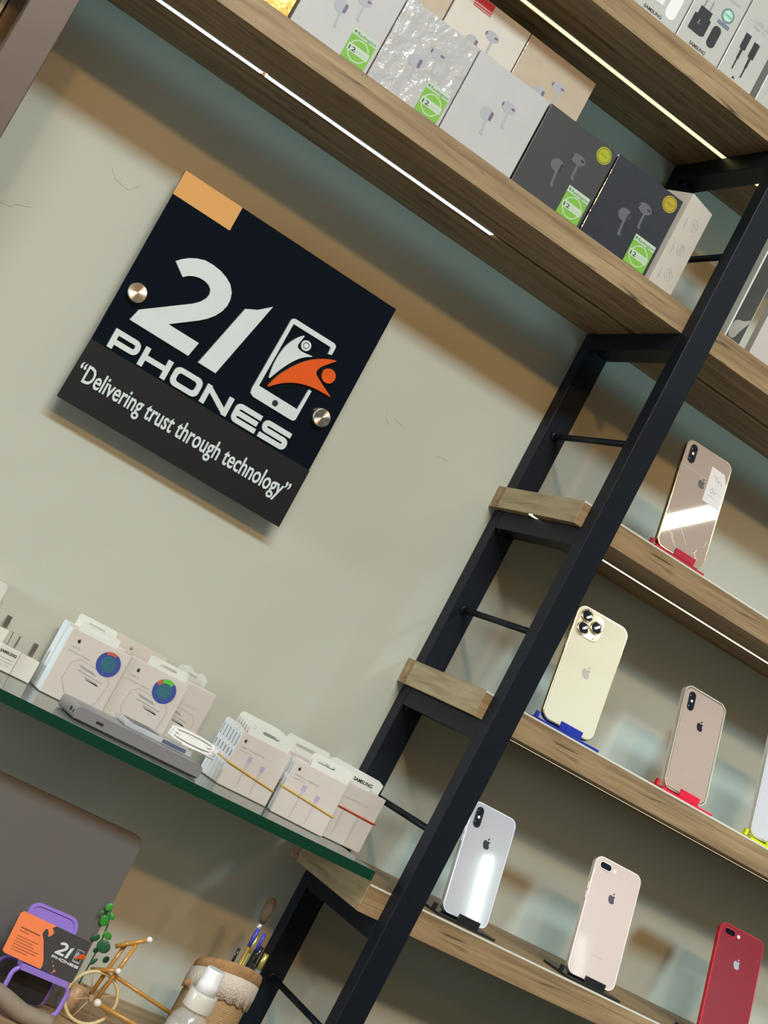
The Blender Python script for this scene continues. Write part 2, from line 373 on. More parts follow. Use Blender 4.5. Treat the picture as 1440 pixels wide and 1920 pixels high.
def letters(x, z, h, w, st, y0, y1, mb, names='PHONES', xs=(20, 61.5, 105, 149.5, 193.5, 234.5), ws=(37, 38.5, 39.5, 38.5, 36.5, 40)):
    """wide squared letters, x z are mm offsets"""
    i = st/2
    for ch, x0, wd in zip(names, xs, ws):
        a, b, m = i, wd-i, (h)/2; B, T = i, h-i; r = 6
        P = dict(P=[[(a, 0), (a, h)], [(st-.3, T), (b, T), (b, 9.2), (st-.3, 9.2)]], H=[[(a, 0), (a, h)], [(b, 0), (b, h)], [(st-.3, m), (wd-st+.3, m)]],
                 O='O', N=[[(a, 0), (a, h)], [(b, 0), (b, h)], [(a+.3, T+.1), (b-.3, B-.1)]],
                 E=[[(wd, T), (a, T), (a, B), (wd, B)], [(st-.3, m), (wd-1.5, m)]],
                 S=[[(wd-.5, T), (a, T), (a, m), (b, m), (b, B), (.5, B)]])[ch]
        if P == 'O':
            ring = rrect(0, wd, 0, h, 8); inner = rrect(st, wd-st, st, h-st, 4)
            mb.prism(mmp([(x+x0+p, z+q) for p, q in ring]), y0, y1, [mmp([(x+x0+p, z+q) for p, q in inner])]); continue
        for pi_, pl in enumerate(P):
            pp = arcpath(pl, r if ch in 'PS' else (5 if ch == 'E' else .8)) if len(pl) > 2 else pl
            out, _ = stroke(pp, st); mb.prism(mmp([(x+x0+p, z+q) for p, q in out]), y0*(1-.05*pi_), y1*(1-.05*pi_))
    return mb
sign = thing('shop_sign', 'square black acrylic wall sign with large white numerals and slogan strip', 'sign', (-.5865, -.032, -.043))
gl = MB().box(0, .3165, 0, .004, .079, .3108).box(.0005, .3160, 0, .004, .004, .079).obj('panel', M['black_gloss'], sign, label='glossy black acrylic panel')
MB().prism(mmp([(-2.5, 2.0), (316.0, -1.6), (316.4, 78.2), (-.6, 80)]), -.0035, -.0002).obj('slogan_strip', M['black_panel'], sign, label='matt charcoal strip under the name')
text_mb('\u201cDelivering trust through technology\u201d', .004, .304, .0305, .0215, -.0037, .0012, bold=.014).obj('slogan_lettering', M['white_letter'], sign, label='white slogan line in quotation marks')
MB().prism(mmp(TWO), -.003, -.0002).obj('numeral', M['white_letter'], sign, label='white numeral 2')
MB().prism(mmp(ONE), -.003, -.0002).obj('numeral', M['white_letter'], sign, label='white numeral 1')
letters(-.5, 81.8, 24.6, 0, 6.6, -.003, -.0002, MB()).obj('name_lettering', M['white_letter'], sign, label='wide white capital letters')
lg = MB().prism(mmp(PHN), -.003, -.0002, ).obj('phone_emblem', M['white_letter'], sign, label='white outline of a phone')
MB().prism(mmp(circ(234.6, 127.9, 3.9)), -.0034, -.003).obj('home_button', M['rubber'], lg)
fg = MB().prism(mmp(smooth(FIG, 1)), -.003, -.0002).prism(mmp(circ(234.5, 209.3, 6.6)), -.003, -.0002, [mmp(circ(234.5, 209.3, 4.2))]).prism(mmp(circ(234.5, 209.3, 3.2)), -.003, -.0002).obj('figure_emblem', M['white_letter'], sign, label='white leaping figure')
MB().prism(mmp(smooth(ORG, 1)), -.0034, -.0002).prism(mmp(circ(279, 192.1, 9.3)), -.0034, -.0002).obj('figure_emblem', M['orange'], sign, label='orange leaping figure')
for x, z in ((19.5, 154.3), (295.4, 142.4)):
    kn = MB().lathe([(0, -.0085), (.0108, -.0085), (.0118, -.0078), (.0118, -.0002)], x*K, z*K, 40, axis='y').obj('standoff_cap', None or M['knob'], sign, label='round brushed steel cap')
MB().lathe([(0, -.0006), (.0022, -.0006), (.0022, -.0001)], .0293, .1501, 16, axis='y').obj('screw_hole', M['knob'], sign)
for x, z in ((19.5, 154.3), (295.4, 142.4), (60, 40), (255, 40)):
    MB().lathe([(.007, .0041), (.007, .0313)], x*K, z*K, 20, axis='y').obj('standoff_post', M['alu'], sign)
# radially brushed caps: anisotropic metal
b = M['knob'].node_tree.nodes['Principled BSDF']; b.inputs['Anisotropic'].default_value = .9
_t = M['knob'].node_tree.nodes.new('ShaderNodeTangent'); _t.direction_type = 'RADIAL'; _t.axis = 'Y'; M['knob'].node_tree.links.new(_t.outputs[0], b.inputs['Tangent'])
# amber light box hung behind the viewer; it mirrors in the sign's upper left corner
t = thing('light_box', 'amber light box hanging from the ceiling behind the viewer', 'lamp', (.585, -6.0, 1.59))
MB().box(-.40, .40, -.012, 0, 0, .24).obj('diffuser', mat('amber_diffuser', (1, .7, .3), .5, emit=(1, .50, .15), es=20), t)
MB().box(-.40, .40, -.08, -.0125, 0, .24).obj('housing', M['alu'], t)
for x in (-.3, .3): MB().tube([(x, -.045, .2402), (x, -.045, .7098)], .004, 8).obj('hanger_rod', M['alu'], t)

# ------------------------------------------------------------------ shared prints
APPLE = smooth([(0, .30), (-.12, .36), (-.30, .37), (-.44, .22), (-.47, 0), (-.42, -.24), (-.28, -.47), (-.14, -.56), (0, -.50), (.14, -.56), (.28, -.47), (.42, -.22), (.30, -.10), (.25, .05), (.30, .20), (.38, .27), (.28, .36), (.12, .36)], 2)
LEAF = smooth([(.0, .42), (.02, .58), (.12, .68), (.22, .72), (.22, .58), (.14, .46)], 1)
def apple(mb, x, z, h, y, d=.0003):
    k = h/1.28
    mb.prism([(x+p*k, z+(q-.08)*k) for p, q in APPLE], y-d, y); mb.prism([(x+p*k, z+(q-.08)*k) for p, q in LEAF], y-d, y); return mb
def ink(name, col, rough=.5): return mat(name, col, rough, var=.02)
INK = ink('black_ink', (.02, .02, .02)); GREY = ink('grey_ink', (.36, .35, .36)); LGREY = ink('light_grey_ink', (.58, .57, .58)); PURP = ink('lilac_ink', (.42, .36, .50))
GREEN = ink('green_sticker', (.17, .38, .035)); PALE = ink('pale_sticker', (.45, .52, .40)); GOLD = mat('gold_seal', (.48, .34, .03), .3, metal=.3, var=.2, vs=900)
LIME = mat('lime_seal', (.40, .42, .03), .3, metal=.2, var=.2, vs=900)
CARD = mat('white_carton', (.46, .435, .425), .38, coat=.25, coatr=.12)
CREAM = mat('cream_carton', (.58, .52, .45), .5)
WRAP = mat('shrinkwrapped_white_carton', (.43, .405, .40), .4, coat=1, coatr=.03, bump=1, bs=42, bd=.0042)
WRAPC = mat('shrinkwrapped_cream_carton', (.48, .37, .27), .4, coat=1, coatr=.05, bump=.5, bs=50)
BLACKC = mat('dark_grey_carton', (.045, .045, .048), .35, coat=.5, coatr=.1)
BLACKW = mat('shrinkwrapped_black_carton', (.018, .020, .030), .35, coat=1, coatr=.03, bump=.35, bs=40)

# ------------------------------------------------------------------ earbud boxes on the shelf over the sign
def earbuds(root, w, h, y, m1, m2, sc=1.0, u0=0, v0=0):
    """two printed earbuds; returns nothing"""
    mb = MB(); X = lambda u: (u-.5)*w; Z = lambda v: (1-v)*h
    for (hu, hv, su, sv, rx, rz) in ((.405+u0, .545+v0, .445+u0, .765+v0, .085, .075), (.600+u0, .345+v0, .628+u0, .560+v0, .098, .062)):
        mb.prism(circ(X(hu), Z(hv), rx*w, 24, rz*h), y-.0002, y)
        o, _ = stroke([(X(hu+.02), Z(hv)), (X(su), Z(sv)), (X(su+.03), Z(sv+.012))], .030*w); mb.prism(o, y-.00025, y)
    a = mb.obj('earbud_print', m1, root)
    m = MB(); m.prism(rrect(X(.462+u0)-.018*w, X(.462+u0)+.018*w, Z(.60+v0), Z(.50+v0), .012*w, 3), y-.0004, y-.0002)
    m.prism(circ(X(.655+u0), Z(.335+v0), .026*w, 14, .014*h), y-.0004, y-.0002)
    m.prism(circ(X(.515+u0), Z(.345+v0), .012*w, 12, .026*h), y-.0004, y-.0002)
    m.obj('sensor_print', m2, a)
def sticker(root, w, h, y, faded=False):
    x0, x1 = w*.15, w*.46; z0, z1 = .001, h*.36
    st = MB().prism([(x0, z0), (x1, z0), (x1, z1), (x0, z1)], y-.0002, y).obj('warranty_sticker', PALE, root, label='green and white warranty sticker')
    MB().prism([(x0, z0), (x1, z0), (x1, z1*.80), (x0, z1*.80)], y-.0003, y-.0002).obj('green_field', GREEN, st)
    MB().prism(circ((x0+x1)/2, z1*.42, w*.125, 28), y-.00036, y-.0003, [circ((x0+x1)/2, z1*.42, w*.112, 28)]).obj('ring_mark', PALE, st)
    MB().prism(rrect(x0+.002, x1-.002, z1*.30, z1*.53, .001, 2), y-.0004, y-.0003).obj('white_band', PALE, st)
    text_mb('12', x0+.004, x0+.013, z1*.34, z1*.13, y-.0004, .0001, bold=.02).obj('figure', GREY if faded else INK, st)
    text_mb('MONTHS', x0+.0145, x1-.004, z1*.37, z1*.055, y-.0004, .0001).obj('word', GREY, st)
    text_mb('Redington', x0+.006, x1-.001, z1*.84, z1*.10, y-.0002, .0001, bold=.01).prism(circ(x0+.003, z1*.9, .0016, 10), y-.0003, y-.0002).obj('brand_line', mat('dark_green_ink', (.04, .18, .06)), st)
def earbox(label, x0, x1, yf, z, h, d, m, seal=None, stick=False, dark=False, group='earbud boxes on the upper shelf', buds=True):
    w = x1-x0; t = thing('earbud_box', label, 'box', ((x0+x1)/2, yf+d/2, z), group=group)
    MB().box(-w/2, w/2, -d/2, d/2, 0, h).obj('carton', m, t, bevel=.0007)
    y = -d/2-.00005
    if buds: earbuds(t, w, h, y, ink('faint_ink', (.10, .10, .115)) if dark else ink('soft_lilac_ink', (.37, .355, .385)), INK if dark else ink('plum_ink', (.16, .10, .16)))
    if stick: sticker(t, w, h, y)
    if seal:
        sl = MB().prism(circ(w*.355, h*.875, .0105, 32), y-.0003, y).obj('seal', seal, t, label='round gold seal')
        MB().prism(circ(w*.355, h*.875, .0092, 32), y-.0005, y-.0003, [circ(w*.355, h*.875, .0080, 32)]).obj('seal_ring', mat('seal_ring_ink', (.20, .16, .02)), sl)
        text_mb('PRO', w*.355-.005, w*.355+.005, h*.86, .003, y-.0003, .0002).obj('seal_word', mat('seal_ring_ink2', (.20, .16, .02)), sl)
    return t
T1 = .4243; yf = -.2235
GB = mat('gold_foil_carton', (.75, .50, .14), .25, metal=.6, bump=.8, bs=60)
earbox('gold foil box at the far left of the upper shelf row', -.723, -.612, yf, T1, .105, .05, GB, buds=False)
earbox('white earbud box with faded green sticker, left of the wrapped ones', -.6085, -.5050, yf, T1, .1045, .05, CARD, stick=True)
earbox('shiny shrink-wrapped white earbud box with a green 12 sticker', -.5035, -.4015, yf, T1, .1047, .05, WRAP, stick=True)
earbox('plain white earbud box without sticker, beside the dark boxes', -.4000, -.2950, yf, T1, .1047, .05, CARD)
earbox('dark grey earbud box with lime seal and green sticker', -.2925, -.1870, yf, T1, .1047, .05, BLACKC, LIME, True, True)
earbox('glossy black earbud box with gold seal, beside the white upright box', -.1850, -.0795, yf, T1, .1060, .05, BLACKW, GOLD, True, True)
yb = -.132
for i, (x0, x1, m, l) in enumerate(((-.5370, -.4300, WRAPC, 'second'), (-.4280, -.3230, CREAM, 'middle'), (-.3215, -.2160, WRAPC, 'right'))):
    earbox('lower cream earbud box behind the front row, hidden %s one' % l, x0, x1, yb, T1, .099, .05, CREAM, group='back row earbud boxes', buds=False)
    nm = {'second': 'cream earbud box topmost at the left of the back row, by the picture edge', 'middle': 'matt cream earbud box with red corner label on the back row', 'right': 'amber wrapped earbud box at the right end of the back row'}[l]
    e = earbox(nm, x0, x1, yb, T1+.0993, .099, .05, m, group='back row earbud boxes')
    if l == 'middle':
        MB().box(-.030, -.004, -.0254, -.02505, .083, .098).obj('corner_label', mat('red_label', (.62, .03, .05)), e, label='red and white corner label')
        MB().box(-.029, -.005, -.0256, -.0254, .087, .0885).box(-.029, -.005, -.0256, -.0254, .084, .0850).obj('label_stripe', PALE, e)
# upright white box turned to show its spine with three round icons
t = thing('accessory_box', 'narrow white upright box with three round icons on its spine', 'box', (-.0725, -.2245, T1), (0, 0, math.radians(21)))
w, h = .049, .1225
MB().box(0, w, 0, .060, 0, h).obj('carton', mat('warm_white_carton', (.56, .49, .42), .5), t, bevel=.0006)
mb = MB(); ms = MB()
for k, (x, z) in enumerate(((.028, .093), (.026, .058), (.0265, .023))):
    mb.prism(circ(x, z, .0075, 28), -.0003, -.0001, [circ(x, z, .0070, 28)])
    if k == 0:
        mb.prism(circ(x-.002, z+.001, .0022, 16), -.0003, -.0001, [circ(x-.002, z+.001, .0018, 16)]).prism(circ(x+.002, z-.001, .0022, 16), -.0003, -.0001, [circ(x+.002, z-.001, .0018, 16)])
    elif k == 1:
        for q in range(5): mb.box(x-.003, x+.003, -.0003, -.0001, z-.004+q*.002, z-.0037+q*.002)
    else:
        mb.prism(rrect(x-.0025, x+.0025, z-.0035, z+.0035, .001), -.0003, -.0001, [rrect(x-.0021, x+.0021, z-.0031, z+.0031, .0008)])
    ms.box(.010, .0107, -.0003, -.0001, z-.014, z+.001).box(.0115, .0119, -.0003, -.0001, z-.012, z-.003)
mb.obj('icon_print', GREY, t); ms.obj('text_print', GREY, t)

# narrow box with titanium picture, right of the post, and pale box
t = thing('phone_box', 'narrow white phone box with dark titanium picture right of post', 'box', (.0700, -.1800, T1))
MB().box(-.0130, .0130, -.044, .044, 0, .162).obj('carton', mat('bright_white_carton', (.62, .63, .58), .4), t, bevel=.0006)
MB().box(-.0108, .0120, -.0443, -.04405, .001, .161).obj('picture_print', mat('titanium_print', (.045, .043, .040), .5, var=.7, vs=18), t, label='dark grey titanium picture')
MB().prism(smooth([(-.0105, .002), (-.0105, .022), (-.005, .027), (.004, .029), (.0115, .036), (.0115, .030), (.004, .015), (.0, .002)], 1), -.0446, -.0443).obj('curve_print', mat('titanium_print_pale', (.32, .29, .26), .3, var=.5, vs=25), t)
t = thing('accessory_box', 'pinkish white box at the right edge of the upper shelf', 'box', (.1600, -.2080, T1))
MB().box(-.054, .054, -.007, .007, 0, .110).obj('carton', mat('pink_white_carton', (.50, .44, .42), .45), t, bevel=.0006)

# ------------------------------------------------------------------ charger boxes on the highest shelf
T0 = .6916
def sbox(label, x0, x1, h):
    t = thing('charger_box', label, 'box', ((x0+x1)/2, -.190, T0), group='charger and cable boxes on the highest shelf'); w = x1-x0
    MB().box(-w/2, w/2, -.0275, .0275, 0, h).obj('carton', mat('pearl_carton', (.47, .45, .42), .4, coat=.3), t, bevel=.0008)
    return t, w
Y = -.0276
t, w = sbox('white box printed with a pale charger, left of the black charger one', -.2640, -.1922, .15)
text_mb('SAMSUNG', -w/2+.018, -w/2+.046, .0065, .0040, Y, .0002, bold=.02).obj('maker_name', INK, t)
MB().prism(rrect(.010, .026, .013, .050, .008), Y-.0003, Y, ).obj('charger_print', ink('white_ink', (.76, .75, .74)), t)
MB().prism([(-.012, .022), (.004, .022), (.004, .07), (-.012, .07)], Y-.0003, Y).obj('plug_print', ink('white_ink2', (.72, .71, .70)), t)
t, w = sbox('white box printed with a black two-pin charger', -.1906, -.1219, .15)
text_mb('SAMSUNG', -w/2+.020, -w/2+.046, .0060, .0042, Y, .0002, bold=.02).obj('maker_name', INK, t)
BI = ink('charcoal_ink', (.03, .03, .035), .4)
pr = MB().prism([(-.026, .0215), (-.006, .0215), (-.001, .024), (-.001, .045), (-.004, .046), (-.004, .055), (-.0225, .055), (-.0225, .044), (-.026, .043)], Y-.0003, Y).obj('charger_print', BI, t, label='black charger picture')
MB().box(-.0195, -.018, Y-.0004, Y-.0001, .055, .068).box(-.0100, -.0085, Y-.0004, Y-.0001, .055, .068).obj('pin_print', mat('pin_ink', (.22, .18, .25)), pr)
MB().box(-.0165, -.0155, Y-.0004, Y-.0003, .035, .039).box(-.018, -.013, Y-.0004, Y-.0003, .0335, .0342).obj('small_mark', GREY, pr)
MB().prism(rrect(.005, .018, .018, .047, .0062), Y-.0003, Y).obj('port_print', BI, t, label='black rounded charger end')
hs = MB().prism(circ(.0155, .0655, .0095, 32), Y-.0003, Y).obj('hologram_sticker', mat('silver_teal_holo', (.30, .40, .42), .2, metal=.5, var=.4, vs=400), t, label='round silver green hologram sticker')
MB().prism(circ(.0155, .0655, .0068, 28), Y-.0005, Y-.0003).obj('hologram_field', mat('mint_holo', (.42, .68, .55), .3, var=.3, vs=500), hs)
text_mb('Original', .0095, .0215, .0643, .0030, Y-.0005, .0001, bold=.02).obj('hologram_word', mat('teal_ink', (.05, .20, .22)), hs)
MB().box(.006, .025, Y-.0004, Y, .0505, .0550).obj('hologram_tab', mat('blue_grey_holo', (.16, .20, .28), .25), hs)
text_mb('Adapter', .004, .026, .0835, .0040, Y, .0002).obj('title_print', GREY, t)
t, w = sbox('white box printed with a black usb cable', -.1200, -.0640, .15)
mb = MB()
for x, z in ((-.0110, .030), (.0050, .027)):
    mb.prism([(x-.0045, z+.014), (x+.0045, z+.014), (x+.0045, z+.035), (x-.0045, z+.035)], Y-.0003, Y)
    mb.prism([(x-.0018, z), (x+.0018, z), (x+.0018, z+.014), (x-.0018, z+.014)], Y-.0003, Y).prism([(x-.0010, z-.014), (x+.0010, z-.014), (x+.0010, z), (x-.0010, z)], Y-.0003, Y)
mb.prism([(-.006, .006), (-.001, .007), (-.004, .010)], Y-.0003, Y)
cb = mb.obj('cable_print', BI, t, label='black cable plugs picture')
MB().box(-.0135, -.0085, Y-.0003, Y, .0652, .0735).box(.0025, .0075, Y-.0003, Y, .0622, .0705).obj('plug_tip_print', ink('tip_ink', (.50, .47, .50)), cb)
text_mb('USB C', -.013, .012, .082, .0045, Y, .0002).obj('title_print', GREY, t); text_mb('Cable 1m', -.011, .008, .076, .0030, Y, .0002).obj('subtitle_print', GREY, t)
t, w = sbox('plain white box at the right end of the charger boxes', -.0545, .0200, .11)

# ------------------------------------------------------------------ phones leaning on small plastic stands
GL = dict(
 gold_dark=mat('gold_glass', (.40, .31, .26), .04, coat=1, coatr=.02, var=.02), gold=mat('pale_gold_glass', (.62, .57, .42), .32, coat=.25, coatr=.2, var=.02),
 gold_xs=mat('rose_gold_glass', (.42, .31, .26), .10, coat=.6, coatr=.05, var=.02), silver=mat('silver_glass', (.47, .45, .48), .06, coat=1, coatr=.02, var=.02),
 pink=mat('pink_gold_glass', (.58, .44, .39), .38, coat=.15, coatr=.05, var=.02), red=mat('red_metal', (.22, .004, .013), .38, var=.04), lav=mat('lavender_glass', (.55, .53, .56), .2, coat=.5, var=.02))
FR = dict(gold=mat('gold_steel', (.80, .66, .42), .14, metal=1, var=.03), pale=mat('pale_gold_alu', (.86, .72, .58), .3, metal=.6, var=.03), steel=mat('polished_steel', (.70, .68, .70), .35, metal=.7, var=.03),
 pink=mat('rose_gold_alu', (.90, .72, .62), .32, metal=.5, var=.03), red=mat('red_alu', (.70, .03, .05), .3, metal=.3, var=.03))
LENS = mat('camera_glass', (.006, .007, .016), .05, coat=1, coatr=.02); FLASH = mat('flash_lens', (.9, .86, .7), .2)
def stand(px, py, zs, yw, col, label, right=.037):
    t = thing('phone_stand', label, 'phone stand', (px, py, zs+.0004), (0, 0, yw), 'small plastic phone stands')
    MB().box(-.045, right, -.012, .048, 0, .0028).obj('base', col, t, bevel=.0006)
    MB().box(-.0160, .0160, -.0125, -.0085, .0030, .0125).obj('front_lip', col, t, bevel=.0006)
    MB().xf(Matrix()).box(-.018, .018, 0, .003, 0, .058).xf(Matrix.Translation((0, .024, .003)) @ Matrix.Rotation(-.34, 4, 'X')).obj('back_rest', col, t, bevel=.0006)
    MB().box(-.044, -.040, .004, .010, .0029, .0105).obj('side_peg', col, t, bevel=.0004)
    return t
def phone(label, x, y, z, yw, lean, W_, H_, T, r, glass, frame, cam_kind, logo, word=None, logo_z=.69, group='phones on stands'):
    t = thing('smartphone', label, 'phone', (x, y, z), (-lean, 0, yw), group)
    x0, x1 = -W_/2, W_/2
    MB().prism(rrect(x0, x1, 0, H_, r, 8), .0004, T-.0004, smooth=True).obj('frame', frame, t, bevel=.0012 if cam_kind == 'trio' else .0024, seg=3)
    MB().prism(rrect(x0+.0015, x1-.0015, .0015, H_-.0015, r-.0014, 8), -.0001, .0009).obj('back_glass', glass, t, bevel=.0004)
    MB().prism(rrect(x0+.002, x1-.002, .002, H_-.002, r-.002, 8), T-.0004, T-.0001).obj('screen', M['black_gloss'], t)
    MB().box(x0-.0005, x0+.001, T*.35, T*.65, H_*.70, H_*.76).obj('volume_button', frame, t); MB().box(x0-.0005, x0+.001, T*.35, T*.65, H_*.62, H_*.68).obj('volume_button', frame, t)
    apple(MB(), 0, H_*logo_z, .0155 if cam_kind != 'trio' else .0178, -.0001, .00012).obj('logo', logo, t, label='apple-shaped logo')
    if word: text_mb('iPhone', -.0085, .0085, H_*word, .0028, -.0001, .0001).obj('wordmark', GREY, t, label='small grey wordmark')
    if cam_kind == 'vert':
        b = MB().prism(rrect(x0+.0065, x0+.0175, H_-.0325, H_-.006, .0054, 7), -.0014, -.0001).obj('camera_bump', mat('camera_black', (.012, .012, .018), .12, coat=1), t, bevel=.0003, label='black pill camera bump')
        for zz in (.0120, .0265): MB().lathe([(0, -.0017), (.0036, -.0017), (.0040, -.0014)], x0+.012, H_-zz, 24, axis='y').obj('lens', LENS, b)
        MB().lathe([(0, -.0017), (.0017, -.0017), (.0018, -.0014)], x0+.012, H_-.0193, 16, axis='y').obj('flash', FLASH, b)
    elif cam_kind == 'horiz':
        b = MB().prism(rrect(x0+.0060, x0+.0265, H_-.0165, H_-.0060, .0051, 7), -.0014, -.0001).obj('camera_bump', frame, t, bevel=.0004, label='sideways pill camera bump')
        MB().prism(rrect(x0+.0072, x0+.0253, H_-.0153, H_-.0072, .0040, 7), -.0016, -.0014).obj('camera_window', LENS, b)
        MB().lathe([(0, -.0004), (.0024, -.0004), (.0025, -.0001)], x0+.0325, H_-.0112, 16, axis='y').obj('flash', FLASH, t)
    elif cam_kind == 'trio':
        b = MB().prism(rrect(x0+.0035, x0+.0400, H_-.0405, H_-.0040, .0100, 8), -.0016, -.0001).obj('camera_bump', mat('polished_gold_glass', (.70, .60, .42), .12, coat=1), t, bevel=.0005, label='square gold camera plateau')
        for xx, zz in ((.0130, .0135), (.0130, .0310), (.0300, .0222)):
            MB().lathe([(.0086, -.0017), (.0086, -.0042), (.0070, -.0046), (.0068, -.0036), (0, -.0036)], x0+xx, H_-zz, 36, axis='y', mi=0).obj('lens_ring', FR['gold'], b)
            MB().lathe([(0, -.0040), (.0068, -.0038)], x0+xx, H_-zz, 32, axis='y').obj('lens', LENS, b)
        MB().lathe([(0, -.0020), (.0028, -.0020), (.0028, -.0016)], x0+.0300, H_-.0085, 20, axis='y').obj('flash', FLASH, b)
        MB().lathe([(0, -.0020), (.0028, -.0020), (.0028, -.0016)], x0+.0300, H_-.0355, 20, axis='y').obj('lidar', LENS, b)
    return t
DK = mat('dark_logo', (.015, .014, .018), .2); GREYLOGO = mat('grey_gold_logo', (.42, .37, .34), .25); PLUM = mat('plum_logo', (.07, .05, .075), .25); SLV = mat('silver_logo', (.46, .50, .58), .2, metal=.3)
def pl(n, col, tr=0): return mat(n, col, .35, trans=tr)
BK = pl('black_plastic', (.014, .014, .015)); RED = pl('red_plastic', (.72, .012, .045)); BLU = pl('blue_plastic', (.010, .028, .36)); YEL = pl('yellow_plastic', (.72, .80, .005)); DRED = pl('crimson_plastic', (.45, .02, .045))
sg = 'phones on stands'
z2, z3, z4 = SH['s2'][1], SH['s3'][1], SH['s4'][1]
# cracked gold phone
P1 = phone('cracked gold phone with a paper sticker, alone on its shelf', .1535, -.2122, .1590, -.0377, .3086, .0774, .1575, .0077, .0105, GL['gold_dark'], FR['gold'], 'vert', DK, .19)
MB().prism([(.0075, .088), (.0360, .088), (.0368, .124), (.030, .138), (.0080, .139)], -.00045, -.0001).obj('paper_sticker', mat('paper_white', (.70, .67, .66), .6), P1, label='white paper sticker with pencilled writing')
mb = MB()
for pl_ in ([(.013, .127), (.0175, .129), (.0185, .125), (.0175, .121)], [(.0205, .128), (.0225, .122), (.0255, .127), (.0235, .119)], [(.028, .125), (.030, .121), (.0275, .120)], [(.014, .107), (.018, .111), (.020, .106), (.017, .104), (.015, .107)], [(.022, .110), (.022, .105), (.026, .108)], [(.012, .099), (.018, .100), (.025, .098)]):
    o, _ = stroke(pl_, .0007); mb.prism(o, -.0006, -.00046)
mb.obj('pencil_marks', GREY, P1).update_tag()
MB().box(-.0365, .006, -.0003, -.0001, .1175, .1179).obj('scratch', mat('pale_scratch', (.75, .60, .48), .3), P1)
ck = MB()
for pl_ in ([(-.034, .030), (-.030, .036), (-.033, .043), (-.0345, .050)], [(-.030, .036), (-.036, .026), (-.037, .018)], [(-.022, .022), (-.015, .013), (-.010, .010)], [(-.026, .024), (-.020, .023), (-.018, .016), (-.013, .014)], [(.022, .022), (.019, .016), (.023, .012), (.021, .007)], [(.019, .016), (.015, .014)], [(.023, .012), (.028, .010)], [(-.018, .052), (-.008, .035), (.004, .020)], [(-.018, .052), (-.014, .043)], [(.033, .040), (.030, .030)]):
    o, _ = stroke(pl_, .0006 if len(pl_) > 3 else .0003); ck.prism(o, -.0003, -.0001)
ck.obj('crack_lines', mat('cracked_glass_edge', (.95, .85, .60), .2), P1, label='web of shiny cracks')
stand(.1535, -.2122, z2, -.0377, DRED, 'crimson phone stand under the cracked gold phone', .036)
P2 = phone('pale gold phone with three round camera lenses', .1228, -.2102, -.0988, -.1329, .3199, .0781, .1608, .0077, .0125, GL['gold'], FR['gold'], 'trio', GREYLOGO, None, .50)
stand(.1228, -.2102, z3, -.1329, BLU, 'blue phone stand under the pale gold phone', .046)
P3 = phone('rose gold phone in a clear bumpy case on a red stand', .3285, -.2045, -.0985, -.0102, .3780, .0709, .1436, .0077, .0105, GL['gold_xs'], FR['gold'], 'vert', DK, .19)
stand(.3285, -.2045, z3, -.0102, RED, 'bright red phone stand under the rose gold phone', .044)
CLR = mat('clear_tpu', (.86, .84, .74), .12, alpha=.45, coat=.5)
def case(ph, W_, H_, bumps=True):
    cs = MB().prism(rrect(-W_/2-.0014, W_/2+.0014, -.0012, H_+.0014, .0118, 8), -.0005, .0070, [rrect(-W_/2+.0004, W_/2-.0004, .0004, H_-.0004, .0100, 8)]).obj('clear_case', CLR, ph, label='clear soft case')
    if bumps:
        for k in range(8): MB().sphere((-.021+k*.0060, .003, H_+.0015), .0016, 10).obj('case_bump', CLR, cs)
case(P3, .0709, .1436)
P4 = phone('lavender phone in a clear case at the right picture edge', .4910, -.2000, -.0985, .0307, .3375, .0778, .1580, .0077, .0105, GL['lav'], FR['steel'], 'vert', DK, .19)
case(P4, .0778, .1580, False)
stand(.4910, -.2000, z3, .0307, YEL, 'yellow phone stand at the right picture edge', .044)
P5 = phone('silver phone with a long white reflection, half behind the post', .1221, -.1999, -.3615, .0205, .3328, .0709, .1436, .0077, .0105, GL['silver'], FR['steel'], 'vert', DK, None)
stand(.1221, -.1999, z4, .0205, BK, 'black phone stand under the silver phone', .046)
P6 = phone('pale pink phone with a sideways double camera', .3256, -.2056, -.3615, -.0422, .36, .0775, .1570, .0075, .0115, GL['pink'], FR['pink'], 'horiz', PLUM, .20, .71)
stand(.3256, -.2056, z4, -.0422, BK, 'black phone stand under the pale pink phone', .046)
P7 = phone('red phone with a silver logo at the bottom right', .5704, -.1901, -.3610, -.1018, .4102, .0781, .1584, .0073, .0115, GL['red'], FR['red'], 'horiz', SLV, None, .70)
stand(.5704, -.1901, z4, -.1018, BK, 'black phone stand under the red phone', .046)

# ------------------------------------------------------------------ glass shelf left of the frame
GT = -.3505
def glassmat(name, col, edge=False):
    m = bpy.data.materials.new(name); m.use_nodes = True; N = m.node_tree.nodes; L = m.node_tree.links; N.remove(N['Principled BSDF'])
    fr = N.new('ShaderNodeFresnel'); fr.inputs[0].default_value = 1.5; gl_ = N.new('ShaderNodeBsdfGlossy'); gl_.inputs['Roughness'].default_value = .03
    tr = N.new('ShaderNodeBsdfTransparent'); tr.inputs[0].default_value = (*col, 1); mx = N.new('ShaderNodeMixShader')
    L.new(fr.outputs[0], mx.inputs[0]); L.new(tr.outputs[0], mx.inputs[1]); L.new(gl_.outputs[0], mx.inputs[2]); df = N.new('ShaderNodeBsdfDiffuse'); df.inputs[0].default_value = (.62, .66, .60, 1); m2 = N.new('ShaderNodeMixShader'); m2.inputs[0].default_value = .16   # pale haze painted in, lightens the dark reflections
    L.new(mx.outputs[0], m2.inputs[1]); L.new(df.outputs[0], m2.inputs[2]); L.new(m2.outputs[0], N['Material Output'].inputs[0]); return m
